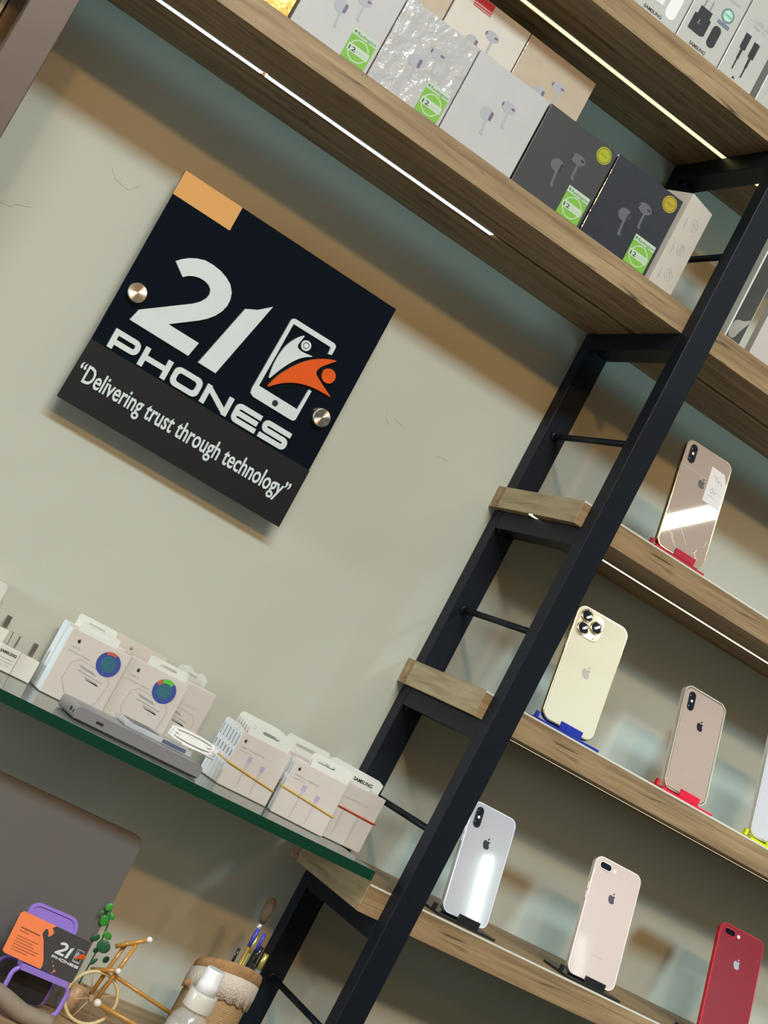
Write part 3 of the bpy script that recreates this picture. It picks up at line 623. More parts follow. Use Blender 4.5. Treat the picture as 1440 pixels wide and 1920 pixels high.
GG = glassmat('clear_green_glass', (.86, .91, .87)); GE = mat('green_glass_edge', (.002, .040, .021), .15, coat=.6)
t = thing('glass_shelf', 'thick green glass shelf carrying the small white boxes', 'shelf', (-.45, -.125, GT-.0125))
mb = MB(); X0, X1, Y0, Y1, h = -.355, .405, -.125, .1245, .0122
vs = [(x, y, z) for x in (X0, X1) for y in (Y0, Y1) for z in (0, h)]
mb.add(vs, [(0, 4, 6, 2), (1, 3, 7, 5)], 0); mb.add(vs, [(0, 1, 5, 4), (2, 6, 7, 3), (0, 2, 3, 1), (4, 5, 7, 6)], 1)
mb.obj('pane', [GG, GE], t, bevel=0)
for x in (-.33, .36): MB().box(x-.014, x+.014, .095, .1246, -.006, -.0003).obj('clip', M['alu'], t)

# adapters at the left
WP = mat('white_plastic', (.64, .61, .54), .3, coat=.3); PIN = mat('pin_metal', (.62, .58, .50), .25, metal=1)
def adapter(label, x0, x1, y, h, pins, txt=False, d=.026):
    t = thing('wall_charger', label, 'charger', ((x0+x1)/2, y+d/2, GT+.0003), group='white plug chargers on the glass shelf'); w = x1-x0
    MB().box(-w/2, w/2, -d/2, d/2, 0, h).obj('body', WP, t, bevel=.0012, seg=3)
    for px, pw, ph, pd in pins: MB().box(px-pw/2, px+pw/2, -pd/2, pd/2, h+.0001, h+ph).obj('pin', PIN, t, bevel=.0003)
    if txt:
        text_mb('SAMSUNG', -w/2+.003, w/2-.003, h*.70, .0034, -d/2-.0001, .0002, bold=.03).obj('maker_name', INK, t)
        text_mb('Travel adapter', -w/2+.003, w/2-.004, h*.50, .0017, -d/2-.0001, .0002).obj('rating_print', GREY, t)
        text_mb('INPUT 50-60Hz', -w/2+.003, w/2-.004, h*.36, .0017, -d/2-.0001, .0002).obj('rating_print', GREY, t)
        text_mb('OUTPUT 5.0V', -w/2+.003, w/2-.006, h*.22, .0017, -d/2-.0001, .0002).obj('rating_print', GREY, t)
    return t
adapter('white plug charger with printed text at the left edge', -.5085, -.4815, -.050, .0285, ((-.004, .0012, .017, .006), (.006, .0012, .016, .006)), True)
adapter('blank white plug charger with one broad pin', -.4808, -.4560, -.048, .0280, ((.001, .0065, .017, .005),))
t = adapter('white charger standing taller behind at the left edge', -.5310, -.4990, -.0215, .0430, ((.010, .0065, .016, .004),), d=.020)
t = thing('wall_charger', 'rounded white charger high at the left picture edge', 'charger', (-.5420, -.0140, GT+.0003), group='white plug chargers on the glass shelf')
MB().prism(rrect(-.020, .0165, 0, .090, .006), -.006, .012, smooth=True).obj('body', WP, t, bevel=.002, seg=3)

WB = mat('ivory_carton', (.60, .55, .50), .4, coat=.2, coatr=.15); SIDE = mat('lit_carton_side', (.74, .83, .88), .4); WTOP = mat('white_hang_tab', (.70, .71, .66), .5)  # carton side colour raised to stand in for light from the left
HOLO = None
def holo():
    m = mat('blue_violet_hologram', (.10, .12, .48), .2, metal=.5); N = m.node_tree.nodes; L = m.node_tree.links; b = N['Principled BSDF']
    tc = N.new('ShaderNodeTexCoord'); gr = N.new('ShaderNodeTexGradient'); mp = N.new('ShaderNodeMapping'); mp.inputs['Rotation'].default_value = (0, PI/2, 0); mp.inputs['Scale'].default_value = (30, 30, 30); mp.inputs['Location'].default_value = (2.2, 0, 0)
    nz = N.new('ShaderNodeTexNoise'); nz.inputs['Scale'].default_value = 400; L.new(tc.outputs['Object'], nz.inputs[0])
    cr = N.new('ShaderNodeValToRGB'); e = cr.color_ramp.elements; e[0].color = (.14, .10, .66, 1); e[1].color = (.09, .16, .55, 1); e[1].position = .62
    L.new(nz.outputs['Fac'], cr.inputs[0]); L.new(cr.outputs[0], b.inputs['Base Color']); return m
HOLO = holo(); TEAL = mat('teal_hologram_field', (.07, .22, .30), .25, metal=.4, var=.5, vs=600); RNB = mat('rainbow_red', (.70, .16, .10), .2, metal=.3); RNG = mat('rainbow_green', (.15, .70, .08), .2, metal=.3)
def charger_print(t, w, h, y, k=1.0):
    """outline of a cube plug in two tones"""
    X = lambda u: (u-.5)*w; Z = lambda v: v*h
    mb = MB().prism([(X(.20), Z(.30)), (X(.22), Z(.56)), (X(.33), Z(.64)), (X(.80), Z(.60)), (X(.88), Z(.50)), (X(.84), Z(.18)), (X(.74), Z(.08)), (X(.36), Z(.12))], y-.0001, y)
    PP = [(X(.20), Z(.30)), (X(.22), Z(.56)), (X(.33), Z(.64)), (X(.80), Z(.60)), (X(.88), Z(.50)), (X(.84), Z(.18)), (X(.74), Z(.08)), (X(.36), Z(.12))]
    a = mb.obj('plug_print', ink('plug_shade_ink', (.585, .535, .485)), t)
    oo, hh_ = stroke(PP, .0006, True); MB().prism(oo, y-.0003, y-.0001, hh_).obj('plug_outline_print', ink('plug_line_ink', (.40, .385, .36)), a)
    MB().prism([(X(.50), Z(.13)), (X(.52), Z(.42)), (X(.82), Z(.42)), (X(.80), Z(.16))], y-.0002, y-.0001).obj('plug_side_print', ink('plug_pale_ink', (.58, .54, .50)), a)
    MB().prism([(X(.33), Z(.575)), (X(.60), Z(.555)), (X(.66), Z(.515)), (X(.40), Z(.535))], y-.0002, y-.0001).prism([(X(.36), Z(.50)), (X(.78), Z(.475)), (X(.78), Z(.460)), (X(.36), Z(.485))], y-.0002, y-.0001).prism([(X(.48), Z(.455)), (X(.70), Z(.44)), (X(.76), Z(.40)), (X(.54), Z(.415))], y-.0002, y-.0001).obj('plug_slots_print', ink('slot_ink', (.33, .33, .32)), a)
def pbox(label, x0, x1, y, h, d, tab=None, sticker_=None, title=True, rainbow=False, group='power adapter cartons on the glass shelf', mm=None, pr=True, lg_=True):
    w = x1-x0; t = thing('adapter_box', label, 'box', ((x0+x1)/2, y+d/2, GT+.0003), group=group); Y = -d/2-.0001
    MB().box(-w/2, w/2, -d/2, d/2, 0, h).obj('carton', mm or WB, t, bevel=.0012)
    MB().box(-w/2-.0003, -w/2-.0001, -d/2+.0012, d/2-.0012, .0015, h-.0015).obj('side_panel', SIDE, t, label='pale blue side, brightened in its colour')
    if tab:
        a, b, hh = tab; out = rrect(a, b, h-.002, h+hh, .003)
        MB().prism(out, -d/2+.0005, -d/2+.0014, [rrect((a+b)/2-(b-a)*.22, (a+b)/2+(b-a)*.22, h+hh*.35, h+hh*.62, hh*.12, 3)]).obj('hang_tab', WTOP, t, label='white hang tab')
    if lg_: apple(MB(), -w*.32, h*.86, .0060, Y, .0001).obj('logo', INK, t)
    if title:
        text_mb('USB-C', -w*.40, -w*.40+.0125, h*.745, .0022, Y, .0001).obj('title_print', GREY, t); text_mb('20W Power Adapter', -w*.42, -w*.42+.031, h*.675, .0021, Y, .0001).obj('subtitle_print', GREY, t)
    if pr: charger_print(t, w, h, Y)
    if sticker_:
        x, z = sticker_
        a = MB().prism(circ(x, z, .0150, 40), Y-.0004, Y-.0002).obj('hologram_sticker', HOLO, t, label='round blue hologram sticker')
        MB().prism(circ(x, z, .0096, 32), Y-.0005, Y-.0004).obj('hologram_field', TEAL, a)
        if rainbow:
            arc = [(x+.0149*c(q), z+.0149*s(q)) for q in [math.radians(60+i*8) for i in range(9)]]+[(x+.0098*c(q), z+.0098*s(q)) for q in [math.radians(124-i*8) for i in range(9)]]
            MB().prism(arc, Y-.0006, Y-.0005).obj('green_glint', RNG, a)
            arc = [(x+.0149*c(q), z+.0149*s(q)) for q in [math.radians(126+i*8) for i in range(5)]]+[(x+.0098*c(q), z+.0098*s(q)) for q in [math.radians(158-i*8) for i in range(5)]]
            MB().prism(arc, Y-.0006, Y-.0005).obj('red_glint', RNB, a)
        else:
            arc = [(x+.0149*c(q), z+.0149*s(q)) for q in [math.radians(70+i*8) for i in range(8)]]+[(x+.0112*c(q), z+.0112*s(q)) for q in [math.radians(126-i*8) for i in range(8)]]
            MB().prism(arc, Y-.0006, Y-.0005).obj('red_glint', RNB, a)
    return t
pbox('rear carton of the leftmost adapter pair, only its side seen', -.4475, -.3690, -.0425, .0862, .0225, (-.032, .020, .0145), title=False, pr=False, lg_=False)
pbox('front adapter carton with an all-blue round hologram', -.4465, -.3665, -.0660, .0835, .0225, (-.033, .019, .0105), (.0185, .0625))
pbox('adapter carton with a rainbow-topped round hologram', -.3655, -.2850, -.0640, .0850, .0225, (-.020, .034, .0110), (.0150, .0640), rainbow=True)
t = pbox('hologram-free adapter carton behind the white cable coil', -.3180, -.2375, -.0380, .0875, .0225, title=False, lg_=False)
text_mb('Power Adapter', -.002, .022, .060, .0021, -.01145, .0001).obj('subtitle_print', ink('pale_grey_ink', (.60, .57, .52)), t)
t = thing('paper_card', 'cream cardboard flap standing tall behind the adapter cartons', 'card', (-.3440, -.0150, GT+.0003))
MB().prism([(-.037, 0), (.037, 0), (.034, .0990), (-.034, .1005)], -.0008, .0008, [circ(-.012, .0900, .0022, 14)]).obj('flap', CREAM, t)
t = thing('plastic_tab', 'clear crumpled plastic tab over the adapter cartons', 'plastic tab', (-.2680, -.0120, GT+.0003))
MB().prism([(-.024, 0), (.020, 0), (.020, .097), (.010, .1025), (.002, .0985), (-.010, .1045), (-.022, .1000)], -.0004, .0004, [rrect(-.008, .006, .0930, .0965, .0015, 3)]).obj('film', mat('clear_film', (.85, .86, .80), .1, alpha=.28, coat=1, bump=.6, bs=90), t)

# bundles of cable cartons, each carton a thing
RB = mat('yellow_rubber', (.62, .38, .03), .5); RR = mat('red_rubber', (.62, .05, .02), .5)
def cbox(label, x, y, w, h, d, yw=0, front=True, tabx=(-.028, .030), tabh=.0145, proto=None):
    t = thing('cable_box', label, 'box', (x, y, GT+.0003), (0, 0, yw), 'cable cartons on the glass shelf')
    MB().box(0, w, 0, d, 0, h).obj('carton', WB, t, bevel=.0010)
    MB().box(-.0003, -.0001, .0010, d-.0010, .001, h-.001).obj('side_panel', SIDE, t, label='pale blue side, brightened in its colour')
    MB().box(-.0005, -.0003, d*.25, d*.65, h*.50, h*.62).box(-.0005, -.0003, d*.3, d*.6, h*.70, h*.90).obj('side_print', ink('slate_ink', (.22, .27, .33)), t)
    MB().prism(rrect(w/2+tabx[0], w/2+tabx[1], h-.002, h+tabh, .0045), .0008, .0016, [rrect(w/2-.012, w/2+.012, h+tabh*.45, h+tabh*.70, tabh*.12, 3), circ(w/2+tabx[0]+.006, h+tabh*.62, .0016, 12)]).obj('hang_tab', WTOP, t, label='white hang tab')
    if front:
        apple(MB(), .0085, h*.865, .0052, -.0001, .0001).obj('logo', INK, t)
        text_mb('USB-C to Lightning', .0060, .0390, h*.735, .0022, -.0001, .0001, bold=.01).obj('title_print', GREY, t); text_mb('Cable (1 m)', .0060, .0225, h*.675, .0019, -.0001, .0001).obj('subtitle_print', GREY, t)
        for i, (a, b) in enumerate(((.024, .045), (.044, .041))):
            m = MB().box(a-.0022, a+.0022, -.0002, -.0001, b-.0170, b).box(a-.0011, a+.0011, -.0002, -.0001, .004, b-.0170)
            k = m.obj('cable_print', ink('cable_ink', (.50, .46, .46)), t)
            MB().box(a-.0028, a+.0028, -.0003, -.0002, b-.0070, b).obj('tip_print', PURP, k)
    return t
cn = ['front carton of the big yellow-banded cable stack', 'second carton back in the yellow-banded stack', 'third carton back in the yellow-banded stack', 'fourth carton back in the yellow-banded stack', 'fifth carton back in the yellow-banded stack', 'rearmost carton of the yellow-banded stack']
for i in range(6): cbox(cn[i], -.2225-i*.0010, -.1300+i*.0093, .0705, .0685+(.0012*i if i < 4 else .0045), .0090, 0, i == 0, tabx=(-.030+.001*i, .030))
def band(label, x0, x1, y0, y1, z0, m, tilt=0, yw=0, org=(0, 0)):
    t = thing('rubber_band', label, 'rubber band', (org[0], org[1], GT+z0), (0, 0, yw))
    e = .0009; P = [(x0-e, y0-e, tilt), (x1+e, y0-e, -tilt), (x1+e, y1+e, -tilt), (x0-e, y1+e, tilt*1.5), (x0-e, y0-e, tilt)]
    Q = []
    for a, b in zip(P, P[1:]): Q += [tuple(a[k]+(b[k]-a[k])*f for k in range(3)) for f in ((0.02, .5, .98))]
    MB().tube(Q+[Q[0]], .0009, 8, cap=False).obj('band', m, t); return t
band('yellow rubber band round the big cable carton stack', -.2285, -.1520, -.1302, -.0740, .0250, RB, .0045)
cn = ['right-hand cable carton with a thin yellow band, in front', 'second carton of the right-hand banded pair']
for i in range(2): cbox(cn[i], -.1530+i*.001, -.1490+i*.0093, .0710, .0690+.0008*i, .0090, -.20, i == 0, tabx=(-.018, .034), tabh=.0150)
band('thin yellow rubber band on the right-hand carton pair', -.0006, .0718, -.0003, .0188, .0300, RB, .0030, -.20, (-.1530, -.1490))
t = cbox('cable carton with a red band at the right end of the glass', -.0880, -.1440, .0715, .0720, .0100, .06, False, tabx=(-.020, .010), tabh=.004)
text_mb('Lightning Cable (1 m)', .018, .052, .054, .0019, -.0001, .0001).obj('title_print', GREY, t)
for a, b in ((.024, .044), (.047, .041)): MB().box(a-.002, a+.002, -.0002, -.0001, b-.024, b).box(a-.001, a+.001, -.0002, -.0001, .004, b-.024).obj('cable_print', ink('cable_ink2', (.52, .46, .44)), t)
band('red rubber band round the end cable carton', -.0006, .0722, -.0003, .0104, .0410, RR, .0010, .06, (-.0880, -.1440))
t = thing('cable_box', 'hanging carton with bold black capitals on its header, behind the red-banded carton', 'box', (-.1000, -.1280, GT+.0003), group='cable cartons on the glass shelf')
MB().box(0, .0770, 0, .012, 0, .0730).obj('carton', WB, t, bevel=.001)
MB().prism([(.002, .0731), (.0765, .0731), (.0775, .0850), (.070, .0885), (.003, .0905), (-.006, .086)], .001, .0022).obj('header', WTOP, t, label='white header card')
text_mb('SAMSUNG', .036, .0640, .0762, .0043, .0009, .0002, bold=.025).obj('maker_name', INK, t)
t = thing('cable_box', 'white carton with a broad hang tab behind the right-hand pair', 'box', (-.1620, -.0900, GT+.0003), group='cable cartons on the glass shelf')
MB().box(0, .0750, 0, .010, 0, .0720).obj('carton', WB, t, bevel=.001)
MB().prism(rrect(.010, .074, .0700, .0900, .005), .001, .002, [rrect(.026, .058, .0790, .0830, .0018, 3)]).obj('hang_tab', WTOP, t, label='white hang tab')

# power bank, its pouch and the coiled cable
GREYM = mat('blue_grey_metal', (.34, .33, .35), .30, metal=.45, var=.03)
t = thing('power_bank', 'blue-grey metal power bank lying along the glass edge', 'power bank', (-.3560, -.1690, GT+.0003), (0, 0, 0))
MB().prism(rrect(-.0830, .0800, 0, .0160, .0050, 6), -.0360, .0360, smooth=True).obj('body', GREYM, t, bevel=.0016, seg=3)
MB().box(-.0565, -.0475, -.0363, -.0360, .0065, .0095).obj('port', M['rubber'], t); MB().box(-.0833, -.0830, -.020, -.012, .0060, .0105).obj('port', M['rubber'], t); MB().box(-.0833, -.0830, -.030, -.0265, .0060, .0095).obj('port', M['rubber'], t)
MB().prism(rrect(-.0810, .0780, .0003, .0022, .0008, 2), -.0366, .0366).obj('base_trim', M['rubber'], t)
t = thing('pouch', 'clear flat pouch with grey insert on the power bank', 'pouch', (-.3250, -.1560, GT+.0167))
MB().prism(rrect(-.0480, .0400, 0, .0062, .0025, 4), -.0200, .0260, smooth=True).obj('film', mat('pouch_film', (.62, .66, .70), .15, alpha=.55, coat=1), t, bevel=.001)
MB().box(-.0400, -.0050, -.0202, .0200, .0064, .0072).obj('insert', mat('slate_insert', (.14, .15, .17), .35), t); MB().box(.0010, .0320, -.0204, -.0201, .0010, .0055).obj('label', mat('dark_blue_label', (.10, .12, .18), .25), t)
t = thing('charging_cable', 'white coiled charging cable lying on the pouch', 'cable', (-.2860, -.1500, GT+.0245))
WC_ = mat('white_cable', (.80, .79, .77), .35)
cbm = MB()
for k in range(6):
    yy = -.012+k*.0030; zz = .0012+(k % 3)*.0036; L_ = .027
    cbm.tube([(L_*c(a)+.0015*(k % 3), yy+.0030*s(a)+.0006*s(3*a), zz+.0040+.0030*s(a)) for a in [2*PI*i/28 for i in range(29)]], .0016, 8, cap=False)
cbm.obj('coil', WC_, t)
MB().tube([(-.012, -.017, .002), (.012, -.018, .0025), (.030, -.019, .0015)], .0016, 8).obj('loose_end', WC_, t)
MB().prism(rrect(.0275, .0350, .0075, .0125, .0012, 3), -.010, -.004).obj('plug', WC_, t, bevel=.0004)

# ------------------------------------------------------------------ desk under the glass shelf
DZ = -.65
t = thing('desk', 'oak desk top running along the wall under the glass shelf', 'desk', (-.62, -.25, -1.55))
MB().box(-.18, .595, -.25, .2495, .870, .8998).obj('desk_top', M['desk'], t, bevel=.001)
for x in (-.16, .555): MB().box(x, x+.025, -.24, .24, 0, .8697).obj('leg_panel', M['desk'], t)
# closed laptop standing on edge against the wall
SG = mat('space_grey_metal', (.165, .155, .150), .48, metal=.35, var=.03, vs=200)
t = thing('laptop', 'grey metal laptop standing on its edge against the wall', 'laptop', (-.4310, -.1640, DZ+.0010), (-.075, 0, 0))
MB().prism(rrect(-.156, .156, 0, .2085, .010, 8), 0, .0045, smooth=True).obj('lid', SG, t, bevel=.0012, seg=3)
MB().prism(rrect(-.156, .156, 0, .2085, .010, 8), .0052, .0155, smooth=True).obj('base', SG, t, bevel=.0016, seg=3)
apple(MB(), .0005, .118, .0260, -.0001, .0002).obj('logo', DK, t, label='dark apple-shaped logo')

# purple folding stand with a business card
VI = mat('violet_plastic', (.30, .19, .66), .35, coat=.2); 
t = thing('card_stand', 'violet plastic folding stand holding the business card', 'stand', (-.3350, -.2150, DZ+.0002))
def ring(x0, x1, z0, z1, r, y, rad, lean=0, seg=6):
    P = [(x, y+(z-z0)*lean, z) for x, z in rrect(x0, x1, z0, z1, r, seg)]; return MB().tube(P+[P[0]], rad, 10, cap=False)
ring(-.0310, .0370, .0030, .0415, .011, -.006, .0026).obj('front_loop', VI, t)
ring(-.0400, .0280, .0030, .0400, .011, .022, .0024).obj('rear_loop', VI, t)
MB().prism(rrect(-.0270, .0300, .0400, .0470, .002, 3), -.0130, .0060).obj('lip', VI, t, bevel=.0012)
bp_ = MB().prism(rrect(-.0370, .0240, 0, .0600, .0120, 7), -.0015, .0015, [rrect(-.0335, .0205, .0040, .0565, .0095, 7)]).prism(rrect(-.0340, .0210, .0036, .0569, .010, 7), .0002, .0014)
bp_.xf(Matrix.Translation((-.0030, .0080, .0475)) @ Matrix.Rotation(-.22, 4, 'X')).obj('back_plate', VI, t)
MB().prism(rrect(-.0260, .0220, .0055, .0395, .008, 6), .0085, .0105).obj('inner_plate', mat('dark_plate', (.02, .018, .018), .3), t, label='dark inner plate')
t = thing('business_card', 'orange and charcoal business card leaning on the violet stand', 'card', (-.3895, -.2265, DZ+.0500), (-.22, math.radians(2.0), 0))
w, h = .0885, .0470
MB().prism(rrect(0, w, 0, h, .0030, 5), 0, .0005).obj('card', mat('charcoal_card', (.045, .042, .045), .45), t)
J = [(.0030, 0), (.0012, .0009), (0, .003), (0, h-.0030), (.0030, h), (.0440, h), (.0400, h*.93), (.0445, h*.85), (.0430, h*.77), (.0400, h*.71), (.0385, h*.80), (.0360, h*.86), (.0335, h*.84), (.0325, h*.72), (.0370, h*.60), (.0400, h*.48), (.0430, h*.36), (.0470, h*.20), (.0485, h*.08), (.0480, 0)]
MB().prism(J, -.0003, -.0001).obj('orange_field', mat('coral_orange_card', (.86, .22, .075), .45), t, label='orange torn-edge field')
sp = MB()
for x, z, r in ((.0600, .0085, .0012), (.0635, .0040, .0018), (.0570, .0120, .0008), (.0620, .0015, .0010)): sp.prism([(x+r*k*c(a), z+r*k*s(a)) for a, k in ((0, 1), (1.1, .6), (2, 1.3), (3.1, .7), (4, 1.2), (5.2, .6))], -.0003, -.0001)
sp.obj('splash_print', mat('coral_splash', (.62, .20, .10), .45), t)
DO = ink('brown_ink', (.28, .07, .03))
MB().box(.0075, .0310, -.0005, -.0003, .0300, .0315).obj('name_line', DO, t); MB().box(.0075, .0190, -.0005, -.0003, .0270, .0278).obj('role_line', DO, t)
mb = MB()
for i, L_ in enumerate((.026, .021, .024, .031, .029, .020)): mb.box(.0075, .0075+L_, -.0005, -.0003, .0215-i*.0030, .0222-i*.0030)
mb.obj('address_lines', DO, t)
k = .000132; ox, oz = .0505, .0050
sc = lambda P: [(ox+x*k, oz+z*k) for x, z in P]
MB().prism(sc(TWO), -.0003, -.0001).prism(sc(ONE), -.0003, -.0001).obj('numeral_print', M['white_letter'], t, label='small white 21')
lm = letters(0, 82.5, 23, 0, 6.5, -.0003, -.0001, MB()); lm.v = [(ox+x*1000*k, y, oz+z*1000*k) for x, y, z in lm.v]; lm.obj('name_print', M['white_letter'], t, label='small white capital letters')
MB().prism(sc(PHN), -.0003, -.0001).prism(sc(FIG), -.0003, -.0001).obj('emblem_print', GREY, t)
MB().prism(sc(ORG), -.0005, -.0001).prism(sc(circ(279, 192.1, 12)), -.0005, -.0001).obj('figure_print', M['orange'], t)

# small cane bicycle planter
CANE = mat('varnished_cane', (.50, .24, .045), .3, coat=.4, var=.12, vs=120); RIM = mat('pale_cane', (.68, .56, .30), .45, var=.12, vs=150); SPK = mat('twig_spoke', (.50, .32, .17), .5); BEAD = mat('pearl_bead', (.85, .84, .78), .2, coat=.8)
t = thing('toy_bicycle', 'small cane bicycle with white bead ends on the desk', 'bicycle', (-.2582, -.1900, DZ+.0003))
def wheel(cx, nm, q=1.0):
    zc = .0322*q
    P = [(cx+.0300*q*c(a), 0, zc+.0300*q*s(a)) for a in [2*PI*i/40 for i in range(41)]]
    wh = MB().tube(P, .0021, 10, cap=False).obj('wheel_rim', RIM, t, label='pale cane wheel rim')
    for k in range(8):
        a = 2*PI*k/8+.45; MB().tube([(cx+.003*c(a), 0, zc+.003*s(a)), (cx+.0285*q*c(a), 0, zc+.0285*q*s(a))], .0009, 8).obj('spoke', SPK, wh)
    MB().lathe([(0, -.004), (.0034, -.004), (.0034, .004), (0, .004)], cx, zc, 14, axis='y').obj('hub', SPK, wh)
wheel(0, 'front'); wheel(.1220, 'rear', .58)
def rod(a, b, r, nm='frame_tube', m=CANE): return MB().tube([a, b], r, 10).obj(nm, m, t)
rod((.0030, -.0075, .0322), (.0150, -.0075, .1060), .0024, 'fork'); rod((.0000, .0075, .0322), (.0100, .0075, .1030), .0024, 'fork')
rod((-.0020, .004, .0930), (.0240, -.0095, .1165), .0026, 'handlebar'); rod((-.0130, .0075, .0590), (.0070, -.0110, .0722), .0026, 'fork_bridge')
rod((.0100, -.0050, .0650), (.1060, -.0050, .0490), .0024); rod((.0045, -.0110, .0315), (.1220, -.0110, .0190), .0028); rod((.1060, -.005, .0490), (.1220, -.0050, .0190), .0022)
for p, r in (((.0040, -.0125, .0325), .0046), ((.0080, -.0130, .0728), .0036), ((.0250, -.0100, .1172), .0036)): MB().sphere(p, r, 18, (1, 1, 1)).obj('bead', BEAD, t, label='white bead')
LEAFM = mat('green_leaf', (.035, .26, .030), .4, var=.35, vs=60); LEAFD = mat('dark_green_leaf', (.012, .085, .035), .45, var=.3, vs=60)
t = thing('sprig', 'green round-leaved sprig in the cane bicycle', 'plant', (-.2650, -.1600, DZ+.0003))
MB().tube([(0, 0, .0020), (-.0020, .001, .040), (-.0020, 0, .080), (-.0050, 0, .105), (-.0120, 0, .1270)], .0009, 8).obj('stem', LEAFD, t)
MB().lathe([(0, 0), (.0075, 0), (.0095, .035), (.0080, .035), (.0070, .004), (0, .004)], 0, 0, 20).obj('cup', SPK, t)
for (dx, dz, rx, rz, ang, m) in ((-.0190, .1255, .0038, .0052, .3, LEAFM), (-.0110, .1170, .0056, .0036, .5, LEAFM), (-.0155, .1090, .0052, .0066, -.1, LEAFM), (-.0245, .1175, .0022, .0030, .6, LEAFM), (-.0055, .0965, .0060, .0040, .5, LEAFM), (-.0035, .0835, .0082, .0076, .2, LEAFD), (-.0080, .0755, .0040, .0036, .2, LEAFD), (-.0050, .0640, .0022, .0056, .5, LEAFD), (.0090, .0700, .0050, .0038, -.6, LEAFD), (-.0150, .0880, .0040, .0055, .8, LEAFD)):
    m_ = MB().sphere((0, 0, 0), 1, 12, (rx, .0009, rz)); m_.xf(Matrix.Translation((dx+.004, random.uniform(-.006, .004), dz)) @ Matrix.Rotation(ang, 4, 'Y') @ Matrix.Rotation(random.uniform(-.4, .4), 4, 'Z')).obj('leaf', m, t)

# jute pencil cup, its mouth cut at a slant: front lip high
def slant(mb, H=.112, k=.46):
    mb.v = [(x, y, z-k*y*max(0, z/H)**1.5) for x, y, z in mb.v]; return mb
JUTE = mat('jute_cord', (.42, .27, .13), .8, var=.25, vs=300, bump=.4, bs=300); JUTD = mat('brown_jute_rim', (.36, .20, .085), .8, var=.45, vs=120, bump=.4, bs=250); LACE = mat('ivory_lace', (.66, .58, .48), .8, var=.25, vs=420, bump=.9, bs=420)
t = thing('pencil_cup', 'jute-wrapped pencil cup with an ivory lace collar', 'cup', (-.0985, -.1400, DZ+.0003))
pf = [(0, 0), (.0375, 0)]
for k in range(44): z = .003+k*.00222; pf += [(.0386, z), (.0391, z+.0008), (.0391, z+.0015)]
pf += [(.0380, .1020), (.0350, .1020), (.0345, .004), (0, .004)]
slant(MB().lathe(pf, 0, 0, 56)).obj('jute_body', JUTE, t)
slant(MB().lathe([(.0395, .0990), (.0408, .1020), (.0408, .1080), (.0395, .1115), (.0365, .1120), (.0352, .1100), (.0352, .0990)], 0, 0, 56)).obj('rim_band', JUTD, t, label='brown braided rim')
n = 168; vs = []; 
for k in range(n):
    a = 2*PI*k/n; sc_ = .0030*abs(s(a*9))+.0008*abs(s(a*45)); 
    for (r, z) in ((.0404, .1000), (.0412, .0880), (.0406, .0765-sc_)): vs.append((r*c(a), r*s(a), z))
fs = []
for k in range(n):
    q = (k+1) % n; fs += [(3*k, 3*q, 3*q+1, 3*k+1), (3*k+1, 3*q+1, 3*q+2, 3*k+2)]
lc = slant(MB().add(vs, fs, 0, True)).obj('lace_collar', LACE, t, label='ivory lace collar with scalloped edge')
so = lc.modifiers.new('thick', 'SOLIDIFY'); so.thickness = .0012; so.offset = 1
MB().sphere((-.0430, -.0060, .0800), .0050, 14, (1, .8, 1)).obj('side_knot', JUTD, t)
def pen(label, x, y, z1, dx, r, m, tip, tm, name='pen', extra=0):
    t = thing(name, label, name, (x, y, DZ+.0052), (0, 0, 0), 'pens in the jute cup'); H_ = z1-DZ-.0052
    MB().tube([(-dx, 0, 0), (0, 0, H_*.86)], r, 14).obj('barrel', m, t)
    MB().tube([(0, 0, H_*.861), (dx*.16, 0, H_)], r*.8, 14, r2=r*tip).obj('cap', tm, t)
    if extra: MB().box(-r*.3, r*.3, -r-.0016, -r-.0006, H_*.60, H_*.84).obj('clip', tm, t)
    return t
GP = mat('gold_pen_metal', (.80, .50, .14), .25, metal=.7); BP = mat('black_pen', (.02, .02, .024), .2, coat=.7); BB = mat('blue_cap', (.06, .06, .50), .3); YP = mat('olive_gold_metal', (.62, .56, .16), .3, metal=.6); SP = mat('silver_print_pen', (.20, .22, .25), .3, var=.8, vs=500)
pen('gold pen with violet-blue top in the jute cup', -.0975, -.1560, -.4790, .002, .0026, GP, .9, BB)
pen('olive gold pen just right of the gold one', -.0910, -.1500, -.4880, .002, .0026, YP, .7, YP)
pen('thick black pen standing in the middle of the cup', -.0835, -.1580, -.4960, .002, .0036, BP, .8, BP, extra=1)
pen('black pen with printed silver side at the right of the cup', -.0745, -.1600, -.5010, .002, .0040, SP, .8, YP)
pen('slim black pen with small blue clip behind the thick one', -.0800, -.1420, -.4830, .002, .0028, BP, .7, BB)
pen('pale green pen stub at the left of the pens', -.1010, -.1420, -.5110, .001, .0022, mat('pale_green_pen', (.40, .48, .28), .4), .8, BP)
t = thing('brush', 'soft brown-haired brush sticking up from the jute cup', 'brush', (-.0890, -.1400, DZ+.0052), group=None)
MB().tube([(-.003, 0, 0), (-.0010, 0, .160)], .0022, 10).obj('handle', BP, t)
MB().lathe([(0, .160), (.0032, .161), (.0032, .170), (0, .1705)], -.001, 0, 16).obj('ferrule', mat('pale_ferrule', (.62, .56, .50), .3, metal=.6), t)
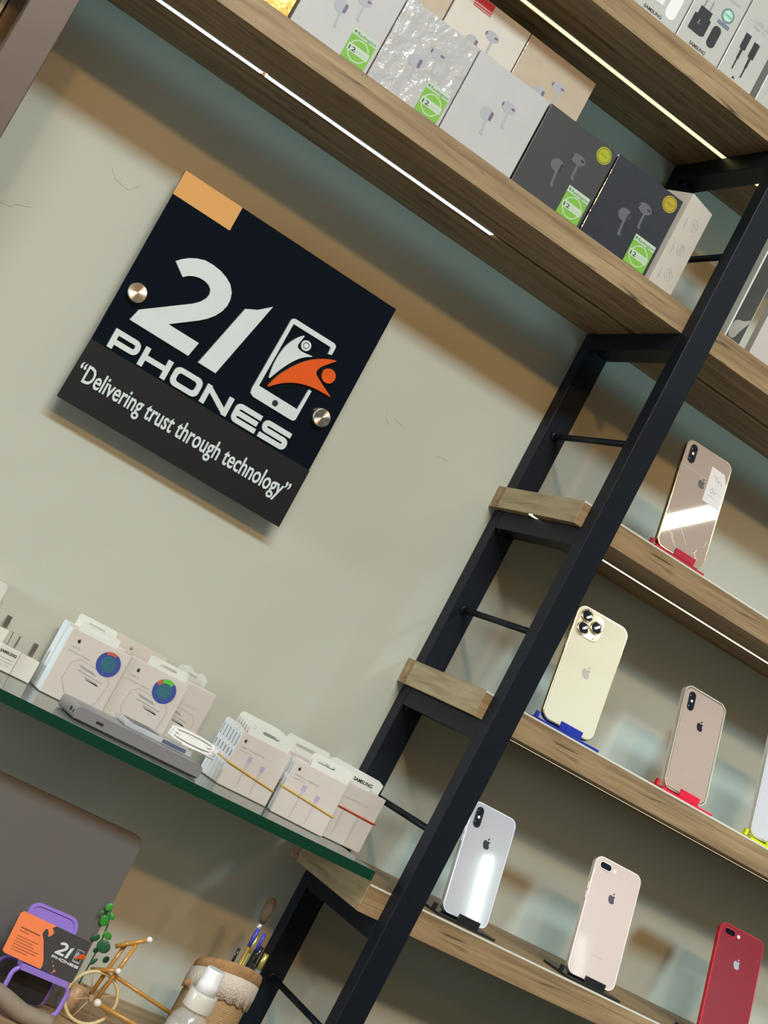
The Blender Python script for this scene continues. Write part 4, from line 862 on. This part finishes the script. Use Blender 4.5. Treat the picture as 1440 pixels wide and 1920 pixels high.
MB().lathe([(0, .1707), (.0034, .171), (.0060, .180), (.0072, .190), (.0060, .199), (.0025, .2035), (0, .204)], -.001, 0, 24).obj('bristles', mat('brown_bristles', (.12, .085, .055), .9, var=.5, vs=600, bump=1, bs=500), t)
# spray bottle
t = thing('spray_bottle', 'clear pocket spray bottle with a white pump cap', 'bottle', (-.1660, -.2500, DZ+.0003)); t.scale = (1.05, 1.05, 1.04)
CL = mat('clear_bottle_plastic', (.80, .82, .80), .08, alpha=.32, coat=1)
MB().lathe([(0, 0), (.0210, 0), (.0225, .003), (.0225, .052), (.0205, .062), (.0140, .0715), (.0125, .0745), (0, .0745)], 0, 0, 40).obj('bottle', CL, t)
MB().lathe([(0, .0748), (.0158, .0748), (.0162, .0760), (.0160, .0925), (.0148, .0950), (0, .0950)], 0, 0, 36).obj('collar', WP, t, label='white collar')
MB().lathe([(0, .0952), (.0118, .0952), (.0112, .1060), (.0104, .1070), (.0104, .1200), (.0096, .1215), (0, .1215)], 0, 0, 32).obj('pump_cap', mat('white_pump', (.80, .81, .82), .35), t, label='white pump cap')
MB().tube([(0, 0, .004), (0, 0, .0740)], .0016, 8).obj('dip_tube', WP, t)
MB().lathe([(0, .0020), (.0200, .0020), (.0205, .0300), (0, .0300)], 0, 0, 32).obj('liquid', mat('pale_liquid', (.72, .74, .68), .05, alpha=.5), t)
# taupe curved band in the corner
t = thing('headband', 'taupe rounded band curving over the bottom left corner', 'band', (-.4050, -.2750, DZ+.0003))
TP = mat('taupe_leather', (.27, .215, .165), .55, var=.12, vs=60)
P = [(-.16, 0, .0105), (-.14, .0, .026), (-.10, 0, .036), (-.05, 0, .034), (-.01, 0, .0265), (.025, 0, .0190), (.050, 0, .0115), (.066, 0, .0105), (.085, 0, .0105)]
Q = []
for i in range(len(P)-1):
    for f in (0, .25, .5, .75): Q.append(tuple(P[i][k]+(P[i+1][k]-P[i][k])*f for k in range(3)))
Q.append(P[-1]); MB().tube(Q, .0100, 20).obj('padding', TP, t)
